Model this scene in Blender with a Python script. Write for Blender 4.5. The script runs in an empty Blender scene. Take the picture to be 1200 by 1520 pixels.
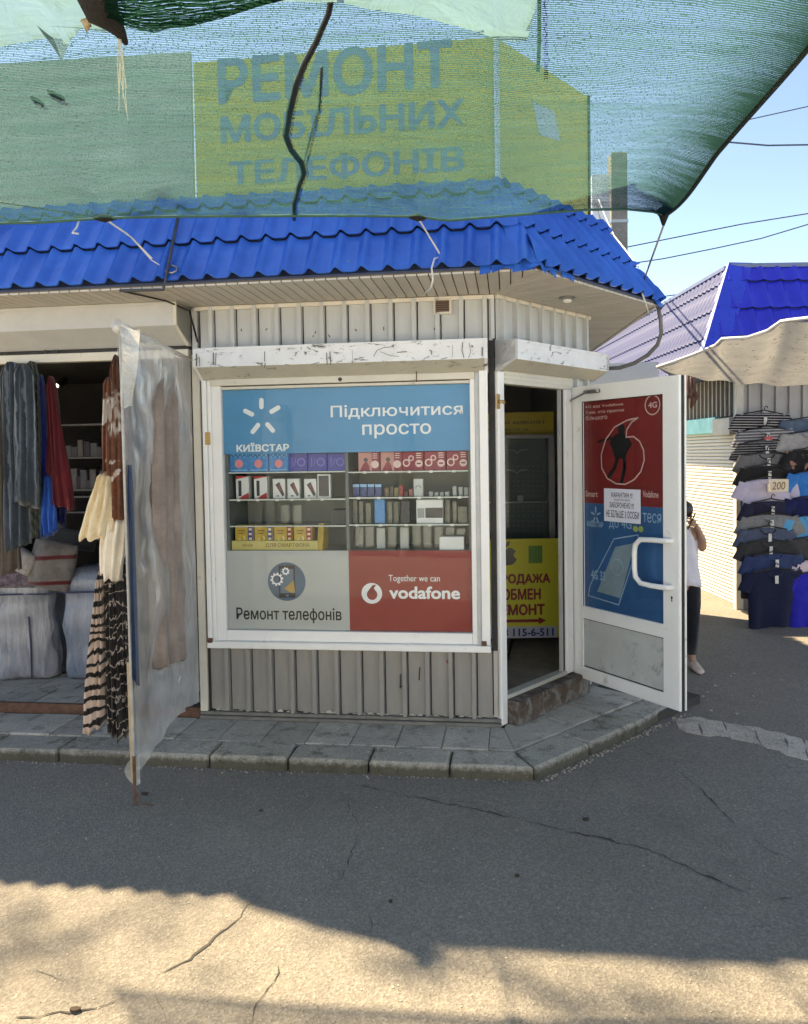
import bpy, bmesh, math, random
from mathutils import Vector, Matrix, noise
from mathutils.geometry import tessellate_polygon
C = bpy.context.scene
COL = C.collection
rnd = random.Random(7)
sin, cos, pi = math.sin, math.cos, math.pi

# ------------------------------------------------------------------ camera, sky, sun, exposure
F, PX, PY, H = 1170.0, 600.0, 720.0, 1.80
PITCH = math.atan(45 / F); ROLL = math.radians(.92)
_f = Vector((0, cos(PITCH), -sin(PITCH))); _r = Vector((1, 0, 0)); _u = _r.cross(_f)
CR = cos(ROLL) * _r - sin(ROLL) * _u
CU = sin(ROLL) * _r + cos(ROLL) * _u
CF = _f; CC = Vector((0, 0, H))
cam = bpy.data.cameras.new('camera'); co = bpy.data.objects.new('camera', cam); COL.objects.link(co)
co.matrix_world = Matrix(((CR.x, CU.x, -CF.x, 0), (CR.y, CU.y, -CF.y, 0), (CR.z, CU.z, -CF.z, H), (0, 0, 0, 1)))
cam.sensor_fit = 'VERTICAL'; cam.sensor_height = 36; cam.lens = F / 1520 * 36
cam.shift_y = -40 / 1520; cam.clip_start = .05; cam.clip_end = 600
C.camera = co
SUN_AZ, SUN_EL = math.radians(-48.5), math.radians(51.3)
w = bpy.data.worlds.new('World'); C.world = w; w.use_nodes = True
nt = w.node_tree; nt.nodes.clear()
sky = nt.nodes.new('ShaderNodeTexSky'); sky.sky_type = 'NISHITA'; sky.sun_disc = False
sky.sun_elevation = SUN_EL; sky.sun_rotation = SUN_AZ % (2 * pi); sky.air_density = .6; sky.dust_density = .2; sky.ozone_density = 2.2; sky.altitude = 1500
bg = nt.nodes.new('ShaderNodeBackground'); bg.inputs[1].default_value = .062
wo = nt.nodes.new('ShaderNodeOutputWorld')
nt.links.new(sky.outputs[0], bg.inputs[0]); nt.links.new(bg.outputs[0], wo.inputs[0])
sl = bpy.data.lights.new('sun', 'SUN'); sl.energy = 2.05; sl.angle = math.radians(.8); sl.color = (1, .89, .74)
so = bpy.data.objects.new('sun', sl); COL.objects.link(so)
sd = Vector((sin(SUN_AZ) * cos(SUN_EL), cos(SUN_AZ) * cos(SUN_EL), sin(SUN_EL)))
so.rotation_euler = sd.to_track_quat('Z', 'Y').to_euler(); so.location = (0, 0, 12)
C.view_settings.view_transform = 'Standard'; C.view_settings.look = 'None'
C.view_settings.gamma = 1; C.view_settings.use_curve_mapping = False
C.view_settings.exposure = 3.0
C.view_settings.use_white_balance = True; C.view_settings.white_balance_temperature = 8900; C.view_settings.white_balance_tint = 6
C.cycles.use_denoising = True
C.cycles.max_bounces = 8; C.cycles.transparent_max_bounces = 16; C.cycles.diffuse_bounces = 4
C.cycles.glossy_bounces = 3; C.cycles.transmission_bounces = 4
C.cycles.caustics_reflective = False; C.cycles.caustics_refractive = False
C.cycles.sample_clamp_indirect = 6

# ------------------------------------------------------------------ geometry helpers
def ray(x, y): return CR * ((x - PX) / F) - CU * ((y - PY) / F) + CF
def gz(x, y, z=0.0):
    d = ray(x, y); return CC + d * ((z - H) / d.z)
def onplane(x, y, p0, n):
    d = ray(x, y); return CC + d * (((p0 - CC).dot(n)) / d.dot(n))
def aty(x, y, Y):
    d = ray(x, y); return CC + d * (Y / d.y)
def az(a): a = math.radians(a); return Vector((sin(a), cos(a), 0))
def frame(o, u):
    u = u.normalized(); yv = Vector((-u.y, u.x, 0))
    return Matrix(((u.x, yv.x, 0, o.x), (u.y, yv.y, 0, o.y), (0, 0, 1, o.z), (0, 0, 0, 1)))
def px2(T, x, y, off=0):
    n = -T.col[1].to_3d(); p = onplane(x, y, T.translation + n * off, n)
    q = T.inverted() @ p
    return q.x, q.z
I4 = Matrix.Identity(4)
K0 = Vector((.576, 4.912, 0))
TA = frame(K0, az(97.6)); TB = frame(K0, az(42.4)); 
K1 = TB @ Vector((1.156, 0, 0)); TC3 = frame(K1, az(3))
HZ = TB @ Vector((.9, 0, .21)); UL = Vector((.49, -.872, 0))
TL = frame(HZ, UL)

class MB:
    def __init__(s): s.v = []; s.f = []; s.m = []; s.cm = 0
    def mat(s, i): s.cm = i; return s
    def face(s, pts):
        b = len(s.v); s.v += [tuple(p) for p in pts]; s.f.append(list(range(b, b + len(pts)))); s.m.append(s.cm)
    def box(s, x0, x1, y0, y1, z0, z1):
        b = len(s.v)
        s.v += [(x0, y0, z0), (x1, y0, z0), (x1, y1, z0), (x0, y1, z0), (x0, y0, z1), (x1, y0, z1), (x1, y1, z1), (x0, y1, z1)]
        for q in ((0, 3, 2, 1), (4, 5, 6, 7), (0, 1, 5, 4), (1, 2, 6, 5), (2, 3, 7, 6), (3, 0, 4, 7)):
            s.f.append([b + i for i in q]); s.m.append(s.cm)
        return s
    def prism(s, poly, d0, d1, axis='x'):
        """poly: 2d points; axis x -> (y,z) points, y -> (x,z), z -> (x,y)"""
        def mk(p, d):
            if axis == 'x': return (d, p[0], p[1])
            if axis == 'y': return (p[0], d, p[1])
            return (p[0], p[1], d)
        b = len(s.v); n = len(poly)
        s.v += [mk(p, d0) for p in poly] + [mk(p, d1) for p in poly]
        s.f.append([b + i for i in range(n)][::-1]); s.m.append(s.cm)
        s.f.append([b + n + i for i in range(n)]); s.m.append(s.cm)
        for i in range(n):
            j = (i + 1) % n
            s.f.append([b + i, b + j, b + n + j, b + n + i]); s.m.append(s.cm)
        return s
    def grid(s, fn, nu, nv):
        b = len(s.v)
        for j in range(nv + 1):
            for i in range(nu + 1): s.v.append(tuple(fn(i / nu, j / nv)))
        for j in range(nv):
            for i in range(nu):
                a = b + j * (nu + 1) + i
                s.f.append([a, a + 1, a + nu + 2, a + nu + 1]); s.m.append(s.cm)
        return s
    def loft(s, rings, caps=True):
        b = len(s.v); n = len(rings[0])
        for r in rings: s.v += [tuple(p) for p in r]
        for k in range(len(rings) - 1):
            for i in range(n):
                j = (i + 1) % n
                s.f.append([b + k * n + i, b + k * n + j, b + (k + 1) * n + j, b + (k + 1) * n + i]); s.m.append(s.cm)
        if caps:
            s.f.append([b + i for i in range(n)][::-1]); s.m.append(s.cm)
            e = b + (len(rings) - 1) * n
            s.f.append([e + i for i in range(n)]); s.m.append(s.cm)
        return s
    def tube(s, pts, r, seg=6, caps=True):
        pts = [Vector(p) for p in pts]; rings = []
        R = r if isinstance(r, (list, tuple)) else [r] * len(pts)
        up = None
        for i, p in enumerate(pts):
            t = (pts[min(i + 1, len(pts) - 1)] - pts[max(i - 1, 0)]).normalized()
            if up is None: up = t.orthogonal().normalized()
            a = (up - t * up.dot(t)); a = a.normalized() if a.length > 1e-6 else t.orthogonal().normalized()
            up = a; c = t.cross(a)
            rings.append([p + (a * cos(2 * pi * k / seg) + c * sin(2 * pi * k / seg)) * R[i] for k in range(seg)])
        return s.loft(rings, caps)
    def disc(s, cx, cz, r, y, n=24, rz=None, a0=0, a1=2 * pi):
        s.face([(cx + r * cos(a0 + (a1 - a0) * k / n), y, cz + (rz or r) * sin(a0 + (a1 - a0) * k / n)) for k in range(n)])
        return s
    def ring(s, cx, cz, r0, r1, y, n=36, a0=0, a1=2 * pi):
        for k in range(n):
            a = a0 + (a1 - a0) * k / n; b = a0 + (a1 - a0) * (k + 1) / n
            s.face([(cx + r0 * cos(a), y, cz + r0 * sin(a)), (cx + r1 * cos(a), y, cz + r1 * sin(a)),
                    (cx + r1 * cos(b), y, cz + r1 * sin(b)), (cx + r0 * cos(b), y, cz + r0 * sin(b))])
        return s
    def bar2(s, x0, z0, x1, z1, wd, y, rnd_=True):
        a = math.atan2(z1 - z0, x1 - x0); pts = []
        for k in range(9): t = a - pi / 2 + pi * k / 8; pts.append((x1 + wd / 2 * cos(t), y, z1 + wd / 2 * sin(t)))
        for k in range(9): t = a + pi / 2 + pi * k / 8; pts.append((x0 + wd / 2 * cos(t), y, z0 + wd / 2 * sin(t)))
        s.face(pts); return s

def mesh_of(name, mb, mats, bevel=0, smooth=False, fix=True):
    me = bpy.data.meshes.new(name)
    me.from_pydata(mb.v, [], mb.f)
    for m in (mats if isinstance(mats, (list, tuple)) else [mats]): me.materials.append(m)
    for p, i in zip(me.polygons, mb.m): p.material_index = i
    if fix or bevel:
        bm = bmesh.new(); bm.from_mesh(me)
        if bevel:
            bmesh.ops.remove_doubles(bm, verts=bm.verts, dist=1e-5)
            bmesh.ops.bevel(bm, geom=[e for e in bm.edges if e.is_manifold and e.calc_face_angle(0) > .5], offset=bevel, segments=1, affect='EDGES')
        bmesh.ops.recalc_face_normals(bm, faces=bm.faces)
        bm.to_mesh(me); bm.free()
    if smooth:
        for p in me.polygons: p.use_smooth = True
        if smooth is not True: me.set_sharp_from_angle(angle=math.radians(smooth))
    return me
WM = {}
def link(o, T=None, parent=None):
    COL.objects.link(o); T = T if T is not None else I4
    if parent: o.parent = parent; o.matrix_parent_inverse = WM[parent.name].inverted()
    o.matrix_basis = T; WM[o.name] = T.copy(); return o
def obj(name, mb, mats, parent=None, T=None, bevel=0, smooth=False, kind=None, fix=True):
    me = mb if isinstance(mb, bpy.types.Mesh) else mesh_of(name, mb, mats, bevel, smooth, fix)
    o = bpy.data.objects.new(name, me); link(o, T, parent)
    if kind: o['kind'] = kind
    return o
def tag(o, label, cat, group=None):
    o['label'] = label; o['category'] = cat
    if group: o['group'] = group
    return o
def thing(name, label, cat, T=None, group=None):
    o = bpy.data.objects.new(name, None); o.empty_display_size = .1
    link(o, T); return tag(o, label, cat, group)
def copy_thing(root, T, label, group=None):
    r = root.copy(); COL.objects.link(r); r.matrix_basis = T; WM[r.name] = T.copy(); r['label'] = label
    if group: r['group'] = group
    for ch in list(root.children):
        c = ch.copy(); COL.objects.link(c); c.parent = r
    return r

# ------------------------------------------------------------------ materials
MATS = {}
def _mat(name):
    m = bpy.data.materials.new(name); m.use_nodes = True; n = m.node_tree
    return m, n, n.nodes['Principled BSDF']
def N(n, t, **kw):
    x = n.nodes.new(t)
    for k, v in kw.items():
        if hasattr(x, k): setattr(x, k, v)
        else: x.inputs[k].default_value = v
    return x
def mapped(n, scale=(1, 1, 1), coord='Object'):
    tc = N(n, 'ShaderNodeTexCoord'); mp = N(n, 'ShaderNodeMapping'); mp.inputs['Scale'].default_value = scale
    n.links.new(tc.outputs[coord], mp.inputs[0]); return mp.outputs[0]
def noise_n(n, vec, scale, detail=4, rough=.6, dist=0):
    x = N(n, 'ShaderNodeTexNoise'); x.inputs['Scale'].default_value = scale; x.inputs['Detail'].default_value = detail
    x.inputs['Roughness'].default_value = rough; x.inputs['Distortion'].default_value = dist
    n.links.new(vec, x.inputs[0]); return x.outputs[0]
def ramp(n, fac, stops):
    r = N(n, 'ShaderNodeValToRGB'); e = r.color_ramp.elements
    while len(e) < len(stops): e.new(.5)
    for el, (p, c) in zip(e, stops):
        el.position = p; el.color = (*c, 1) if isinstance(c, tuple) else (c, c, c, 1)
    n.links.new(fac, r.inputs[0]); return r.outputs[0]
def mixc(n, fac, a, b, bt='MIX'):
    x = n.nodes.new('ShaderNodeMix'); x.data_type = 'RGBA'; x.blend_type = bt
    for sock, v in ((x.inputs[0], fac), (x.inputs[6], a), (x.inputs[7], b)):
        if isinstance(v, (int, float)): sock.default_value = v
        elif isinstance(v, tuple): sock.default_value = (*v, 1)
        else: n.links.new(v, sock)
    return x.outputs[2]
def bump(n, bs, h, strength=.3, dist=.01):
    b = N(n, 'ShaderNodeBump'); b.inputs['Strength'].default_value = strength; b.inputs['Distance'].default_value = dist
    n.links.new(h, b.inputs['Height']); n.links.new(b.outputs[0], bs.inputs['Normal']); return b
def M(name, col, rough=.5, var=.12, scale=6, metal=0, dirt=None, bmp=0, bs=60, spec=.5, stretch=(1, 1, 1), coat=0, vary=0):
    """plain procedural paint: large + fine value variation, optional stains (colour, threshold, scale), fine relief"""
    if name in MATS: return MATS[name]
    m, n, b = _mat(name); v = mapped(n, stretch)
    lo = tuple(c * (1 - var) for c in col); hi = tuple(min(1, c * (1 + var)) for c in col)
    c = ramp(n, noise_n(n, v, scale, 5, .65), [(.3, lo), (.7, hi)])
    if dirt:
        dc, th, ds = dirt
        c = mixc(n, ramp(n, noise_n(n, v, ds, 8, .72, .4), [(th, 0.0), (min(1, th + .1), 1.0)]), c, dc)
    if vary:
        oi = N(n, 'ShaderNodeObjectInfo'); mr = N(n, 'ShaderNodeMapRange'); n.links.new(oi.outputs['Random'], mr.inputs[0])
        mr.inputs[3].default_value = 1 - vary; mr.inputs[4].default_value = 1 + vary
        vm = N(n, 'ShaderNodeVectorMath', operation='SCALE'); n.links.new(c, vm.inputs[0]); n.links.new(mr.outputs[0], vm.inputs['Scale']); c = vm.outputs[0]
    n.links.new(c, b.inputs['Base Color'])
    b.inputs['Metallic'].default_value = metal; b.inputs['Specular IOR Level'].default_value = spec
    if coat: b.inputs['Coat Weight'].default_value = coat; b.inputs['Coat Roughness'].default_value = .15
    rr = ramp(n, noise_n(n, v, scale * 3, 3), [(.3, max(0, rough - .08)), (.7, min(1, rough + .1))]); n.links.new(rr, b.inputs['Roughness'])
    if bmp: bump(n, b, noise_n(n, v, bs, 5, .7), bmp, .01)
    MATS[name] = m; return m
# -- asphalt
def asphalt():
    m, n, b = _mat('asphalt'); v = mapped(n)
    big = noise_n(n, v, .55, 5, .6, .3)
    c = ramp(n, big, [(.3, (.172, .157, .136)), (.7, (.240, .218, .188))])
    ag = N(n, 'ShaderNodeTexVoronoi'); ag.inputs['Scale'].default_value = 110; n.links.new(v, ag.inputs[0])
    c = mixc(n, .55, c, ramp(n, ag.outputs['Color'], [(0, .25), (.55, .5), (1, .85)]), 'OVERLAY')
    sp = ramp(n, noise_n(n, v, 170, 2, .5), [(.66, 0.0), (.74, 1.0)]); c = mixc(n, sp, c, (.42, .38, .33))
    st = ramp(n, noise_n(n, v, 1.3, 8, .78, 1.0), [(.54, 0.0), (.72, .5)]); c = mixc(n, st, c, (.09, .084, .077))
    sand = ramp(n, noise_n(n, v, 3.1, 6, .7), [(.55, 0.0), (.8, .4)]); c = mixc(n, sand, c, (.27, .225, .17))
    pits = ramp(n, noise_n(n, v, 75, 3, .6), [(.28, 1.0), (.36, 0.0)]); c = mixc(n, pits, c, (.05, .047, .043))
    n.links.new(c, b.inputs['Base Color']); b.inputs['Roughness'].default_value = .88; b.inputs['Specular IOR Level'].default_value = .3
    h = mixc(n, .5, ag.outputs['Distance'], noise_n(n, v, 60, 6, .8)); bump(n, b, h, .65, .010)
    return m
ASPHALT = asphalt()
def concrete(name, a, b_, sc=40, moss=None, bm=.5, vary=.12, foot=False):
    m, n, b = _mat(name); v = mapped(n)
    c = ramp(n, noise_n(n, v, 3, 6, .7, .2), [(.3, a), (.72, b_)])
    c = mixc(n, .6, c, ramp(n, noise_n(n, v, sc * 4, 3, .6), [(.3, .3), (.7, .72)]), 'OVERLAY')
    sp = ramp(n, noise_n(n, v, sc * 3.2, 2, .5), [(.63, 0.0), (.7, 1.0)]); c = mixc(n, sp, c, tuple(min(1, x * 1.7) for x in b_))
    if moss: c = mixc(n, ramp(n, noise_n(n, v, 9, 7, .75), [(.52, 0.0), (.66, .8)]), c, moss)
    if foot:   # damp grime and moss clinging to the foot of each stone
        sx = N(n, 'ShaderNodeSeparateXYZ'); n.links.new(v, sx.inputs[0]); ad = N(n, 'ShaderNodeMath', operation='MULTIPLY_ADD'); n.links.new(noise_n(n, v, 28, 6, .75), ad.inputs[0]); ad.inputs[1].default_value = .09; n.links.new(sx.outputs[2], ad.inputs[2])
        c = mixc(n, ramp(n, ad.outputs[0], [(.085, .85), (.115, 0.0)]), c, (.055, .05, .03))
    oi = N(n, 'ShaderNodeObjectInfo'); mr = N(n, 'ShaderNodeMapRange'); n.links.new(oi.outputs['Random'], mr.inputs[0])
    mr.inputs[3].default_value = 1 - vary; mr.inputs[4].default_value = 1 + vary
    vm = N(n, 'ShaderNodeVectorMath', operation='SCALE'); n.links.new(c, vm.inputs[0]); n.links.new(mr.outputs[0], vm.inputs['Scale'])
    n.links.new(vm.outputs[0], b.inputs['Base Color']); b.inputs['Roughness'].default_value = .85
    bump(n, b, noise_n(n, v, sc, 8, .75), bm, .012); return m
SLAB = concrete('slab_concrete', (.31, .29, .255), (.48, .45, .395), 45, (.12, .115, .095))
KERB = concrete('kerb_concrete', (.27, .255, .225), (.42, .395, .34), 34, (.075, .075, .04), 1.0, .12, True)
PALE = concrete('old_pale_concrete', (.36, .32, .27), (.52, .46, .39), 30, (.16, .14, .12), .9)
POLE = concrete('pole_concrete', (.13, .12, .11), (.22, .2, .18), 20, None, .4)

WHITE = M('white_upvc', (.80, .81, .80), .35, .04, 3, dirt=((.42, .38, .3), .64, 5))
PEEL = None
def peel(name, base, streak, th=.6, sx=3, sz=.9):
    m, n, b = _mat(name); v = mapped(n, (sx, 3, 9 * sz))
    v2 = mapped(n, (2, 2, 2))
    c = ramp(n, noise_n(n, v2, 3, 5), [(.3, tuple(x * .86 for x in base)), (.7, base)])
    d = ramp(n, noise_n(n, v, 2.3, 9, .78, 1.2), [(th, 0.0), (th + .035, 1.0)]); c = mixc(n, d, c, streak)
    d2 = ramp(n, noise_n(n, v2, 13, 6, .8, .5), [(.62, 0.0), (.74, .6)]); c = mixc(n, d2, c, tuple(.5 * x for x in base))
    n.links.new(c, b.inputs['Base Color']); b.inputs['Roughness'].default_value = .45
    bump(n, b, d, .4, .004); return m
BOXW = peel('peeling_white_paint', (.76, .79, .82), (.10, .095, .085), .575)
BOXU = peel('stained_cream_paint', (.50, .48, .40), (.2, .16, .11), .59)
CREAM = M('aged_cream_paint', (.60, .57, .49), .5, .08, 4, dirt=((.24, .19, .13), .63, 7))
GREYBOX = peel('weathered_grey_paint', (.50, .51, .50), (.3, .29, .26), .66, 1.2, .5)
CORRU = M('light_grey_sheet_paint', (.46, .48, .48), .4, .08, 5, dirt=((.12, .11, .1), .72, 14), stretch=(3, 3, .6))
CORRL = M('dark_grey_sheet_paint', (.27, .265, .25), .42, .1, 5, dirt=((.13, .11, .09), .69, 9), stretch=(3, 3, .6))
DARKGAP = M('black_rubber', (.02, .019, .018), .7)
SOFF = M('beige_soffit_vinyl', (.50, .475, .43), .55, .06, 3, vary=.07)
TRIMB = M('beige_trim', (.66, .62, .55), .5, .06, 5, dirt=((.25, .2, .15), .66, 9))
BRASS = M('worn_brass', (.45, .30, .12), .45, .2, 20, .6)
STEEL = M('dull_steel', (.35, .35, .34), .4, .1, 20, .9)
RUST = M('rusty_wood_sill', (.085, .060, .047), .85, .4, 12, dirt=((.17, .165, .15), .47, 9), bmp=.6)
RUSTM = M('rusted_steel', (.13, .065, .04), .8, .4, 20, bmp=.5)
BLACKP = M('black_plastic', (.008, .008, .009), .35)
REDDOT = M('red_sticker', (.35, .05, .03), .5)
def roofmat(name, a, b_, rough, dirt=.66):
    m, n, b = _mat(name); v = mapped(n)
    tc = N(n, 'ShaderNodeTexCoord'); g = N(n, 'ShaderNodeNewGeometry')
    c = ramp(n, noise_n(n, g.outputs['Position'], 1.7, 6, .7, .3), [(.3, a), (.7, b_)])
    v3 = mapped(n, (10, 1.5, 1)); d = ramp(n, noise_n(n, v3, 3, 6, .75), [(.55, 0.0), (.8, .55)]); c = mixc(n, d, c, tuple(.55 * x + .05 for x in b_))
    d = ramp(n, noise_n(n, g.outputs['Position'], 30, 5, .8), [(dirt, 0.0), (dirt + .08, .7)]); c = mixc(n, d, c, (.04, .045, .06))
    n.links.new(c, b.inputs['Base Color']); b.inputs['Roughness'].default_value = rough; b.inputs['Specular IOR Level'].default_value = .6
    bump(n, b, noise_n(n, v, 9, 4, .6), .12, .02); return m
BLUE = roofmat('blue_roof_enamel', (.010, .085, .42), (.028, .17, .64), .26)
BLUE2 = roofmat('ultramarine_roof_enamel', (.012, .018, .40), (.025, .04, .58), .25, .8)
LILAC = M('lilac_glare_roof_enamel', (.052, .072, .19), .62, .18, 3, spec=.25)  # sun glare on the far roof's left slope, put into the colour

def net_mat(name, colr, cov, pv, pu, streak=.25, edge=None):
    m, n, b = _mat(name); nt = n; nt.nodes.remove(b)
    out = nt.nodes['Material Output']
    uv = N(n, 'ShaderNodeUVMap'); sep = N(n, 'ShaderNodeSeparateXYZ')
    nz = N(n, 'ShaderNodeTexNoise'); nz.inputs['Scale'].default_value = 7; nz.inputs['Detail'].default_value = 3; n.links.new(uv.outputs[0], nz.inputs[0])
    ad = N(n, 'ShaderNodeVectorMath', operation='MULTIPLY_ADD'); n.links.new(nz.outputs['Color'], ad.inputs[0]); ad.inputs[1].default_value = (.012, .03, 0)
    n.links.new(uv.outputs[0], ad.inputs[2]); n.links.new(ad.outputs[0], sep.inputs[0])
    def band(sock, p, duty):
        a = N(n, 'ShaderNodeMath', operation='DIVIDE'); n.links.new(sock, a.inputs[0]); a.inputs[1].default_value = p
        f = N(n, 'ShaderNodeMath', operation='FRACT'); n.links.new(a.outputs[0], f.inputs[0])
        g = N(n, 'ShaderNodeMath', operation='LESS_THAN'); n.links.new(f.outputs[0], g.inputs[0])
        if isinstance(duty, float): g.inputs[1].default_value = duty
        else: n.links.new(duty, g.inputs[1])
        return g.outputs[0]
    mp = N(n, 'ShaderNodeMapping'); mp.inputs['Scale'].default_value = (.5, 5, 1); n.links.new(uv.outputs[0], mp.inputs[0])
    st = noise_n(n, mp.outputs[0], 2.2, 7, .75, .4)
    mr = N(n, 'ShaderNodeMapRange'); n.links.new(st, mr.inputs[0]); mr.inputs[1].default_value = .3; mr.inputs[2].default_value = .7
    mr.inputs[3].default_value = cov - streak; mr.inputs[4].default_value = cov + streak
    if edge:
        me_ = N(n, 'ShaderNodeMapRange'); n.links.new(sep.outputs[0], me_.inputs[0]); me_.inputs[1].default_value = edge; me_.inputs[2].default_value = edge + .5; me_.inputs[3].default_value = 0; me_.inputs[4].default_value = .5
        sa = N(n, 'ShaderNodeMath', operation='ADD'); n.links.new(mr.outputs[0], sa.inputs[0]); n.links.new(me_.outputs[0], sa.inputs[1]); cover = sa.outputs[0]
    else: cover = mr.outputs[0]
    a = band(sep.outputs[1], pv, cover)
    vz = N(n, 'ShaderNodeTexNoise'); vz.inputs['Scale'].default_value = 1; vz.inputs['Detail'].default_value = 2
    mq = N(n, 'ShaderNodeMapping'); mq.inputs['Scale'].default_value = (1 / pu, .6 / pv, 1); n.links.new(uv.outputs[0], mq.inputs[0]); n.links.new(mq.outputs[0], vz.inputs[0])
    gv = N(n, 'ShaderNodeMath', operation='GREATER_THAN'); n.links.new(vz.outputs[0], gv.inputs[0]); gv.inputs[1].default_value = .585; c = gv.outputs[0]
    mx = N(n, 'ShaderNodeMath', operation='MAXIMUM'); n.links.new(a, mx.inputs[0]); n.links.new(c, mx.inputs[1])
    cc = ramp(n, noise_n(n, mp.outputs[0], 6, 5, .7), [(.3, tuple(x * .7 for x in colr)), (.7, tuple(min(1, x * 1.35) for x in colr))])
    if edge: cc = mixc(n, ramp(n, me_.outputs[0], [(.12, 0.0), (.5, .8)]), cc, (.003, .014, .013))  # shade of the hanging fold at the side edge, painted into the thread colour
    d = N(n, 'ShaderNodeBsdfDiffuse'); t = N(n, 'ShaderNodeBsdfTranslucent'); n.links.new(cc, d.inputs[0]); n.links.new(cc, t.inputs[0])
    ms = N(n, 'ShaderNodeMixShader'); ms.inputs[0].default_value = .6; n.links.new(d.outputs[0], ms.inputs[1]); n.links.new(t.outputs[0], ms.inputs[2])
    tr = N(n, 'ShaderNodeBsdfTransparent')
    mm = N(n, 'ShaderNodeMixShader'); n.links.new(mx.outputs[0], mm.inputs[0]); n.links.new(tr.outputs[0], mm.inputs[1]); n.links.new(ms.outputs[0], mm.inputs[2])
    n.links.new(mm.outputs[0], out.inputs[0]); return m
NET = net_mat('green_shade_mesh', (.034, .096, .090), .50, .0098, .0055, .22, 1.02)
NETD = net_mat('dark_green_folded_mesh', (.008, .035, .022), .85, .012, .02, .1)
def sheet_mat(name, colr, op, gl=.12, sc=(1, 1, 1), lo=.1, hi=.5, ds=1.2):
    m, n, b = _mat(name); n.nodes.remove(b); out = n.nodes['Material Output']; v = mapped(n, sc)
    w_ = noise_n(n, v, 4, 8, .7, ds)
    fac = ramp(n, w_, [(.35, max(0, op - lo)), (.7, min(1, op + hi))])
    bp = N(n, 'ShaderNodeBump'); bp.inputs['Strength'].default_value = .8; bp.inputs['Distance'].default_value = .02; n.links.new(noise_n(n, v, 7, 6, .6, 2.0), bp.inputs['Height'])
    cc = ramp(n, noise_n(n, v, 6, 5, .7), [(.3, tuple(x * .93 for x in colr)), (.7, colr)])
    d = N(n, 'ShaderNodeBsdfDiffuse'); t = N(n, 'ShaderNodeBsdfTranslucent'); g = N(n, 'ShaderNodeBsdfGlossy'); g.inputs['Roughness'].default_value = .16
    tr = N(n, 'ShaderNodeBsdfTransparent')
    for x in (d, t): n.links.new(cc, x.inputs[0]); n.links.new(bp.outputs[0], x.inputs['Normal'])
    n.links.new(bp.outputs[0], g.inputs['Normal'])
    a = N(n, 'ShaderNodeMixShader'); a.inputs[0].default_value = .6; n.links.new(d.outputs[0], a.inputs[1]); n.links.new(t.outputs[0], a.inputs[2])
    c = N(n, 'ShaderNodeMixShader'); n.links.new(fac, c.inputs[0]); n.links.new(tr.outputs[0], c.inputs[1]); n.links.new(a.outputs[0], c.inputs[2])
    e = N(n, 'ShaderNodeMixShader'); e.inputs[0].default_value = gl; n.links.new(c.outputs[0], e.inputs[1]); n.links.new(g.outputs[0], e.inputs[2])
    n.links.new(e.outputs[0], out.inputs[0]); return m
POLYTOP = sheet_mat('milky_polythene', (.15, .27, .28), .88, .05, (1, 1, 1), .1, .1)
POLYSCR = sheet_mat('crumpled_clear_polythene', (.84, .82, .79), .48, .24, (1.3, 1.3, .5), .08, .14, .3)
def glass_mat(name, tint=(.97, .985, .98), base=.011, rough=.0):
    m, n, b = _mat(name); n.nodes.remove(b); out = n.nodes['Material Output']
    tr = N(n, 'ShaderNodeBsdfTransparent'); tr.inputs[0].default_value = (*tint, 1)
    g = N(n, 'ShaderNodeBsdfGlossy'); g.inputs['Roughness'].default_value = rough
    fr = N(n, 'ShaderNodeLayerWeight'); fr.inputs[0].default_value = .5
    pw = N(n, 'ShaderNodeMath', operation='POWER'); n.links.new(fr.outputs['Facing'], pw.inputs[0]); pw.inputs[1].default_value = 4
    ad = N(n, 'ShaderNodeMath', operation='MULTIPLY_ADD'); n.links.new(pw.outputs[0], ad.inputs[0]); ad.inputs[1].default_value = .9; ad.inputs[2].default_value = base
    mm = N(n, 'ShaderNodeMixShader'); n.links.new(ad.outputs[0], mm.inputs[0]); n.links.new(tr.outputs[0], mm.inputs[1]); n.links.new(g.outputs[0], mm.inputs[2])
    n.links.new(mm.outputs[0], out.inputs[0]); return m
GLASS = glass_mat('window_glass'); SHELFG = glass_mat('shelf_glass', (.75, .88, .82), .1); CASEP = glass_mat('clear_case_plastic', (.80, .84, .82), .06, .15)
def cloth(name, a, b_=None, sc=20, rough=.9, bm=.4, pat=None):
    if name in MATS: return MATS[name]
    m, n, b = _mat(name); v = mapped(n); b_ = b_ or tuple(x * 1.25 for x in a)
    c = ramp(n, noise_n(n, v, sc, 5, .7), [(.35, a), (.65, b_)])
    if pat: c = pat(n, v, c)
    n.links.new(c, b.inputs['Base Color']); b.inputs['Roughness'].default_value = rough; b.inputs['Specular IOR Level'].default_value = .2
    b.inputs['Sheen Weight'].default_value = .25
    bump(n, b, noise_n(n, v, sc * 3, 5, .7), bm, .01); MATS[name] = m; return m
def wave(n, v, scale, dist=0, axis='Z', ds=2):
    x = N(n, 'ShaderNodeTexWave'); x.bands_direction = axis; x.inputs['Scale'].default_value = scale; x.inputs['Distortion'].default_value = dist
    x.inputs['Detail'].default_value = 3; x.inputs['Detail Scale'].default_value = ds; n.links.new(v, x.inputs[0]); return x.outputs[1]

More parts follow.
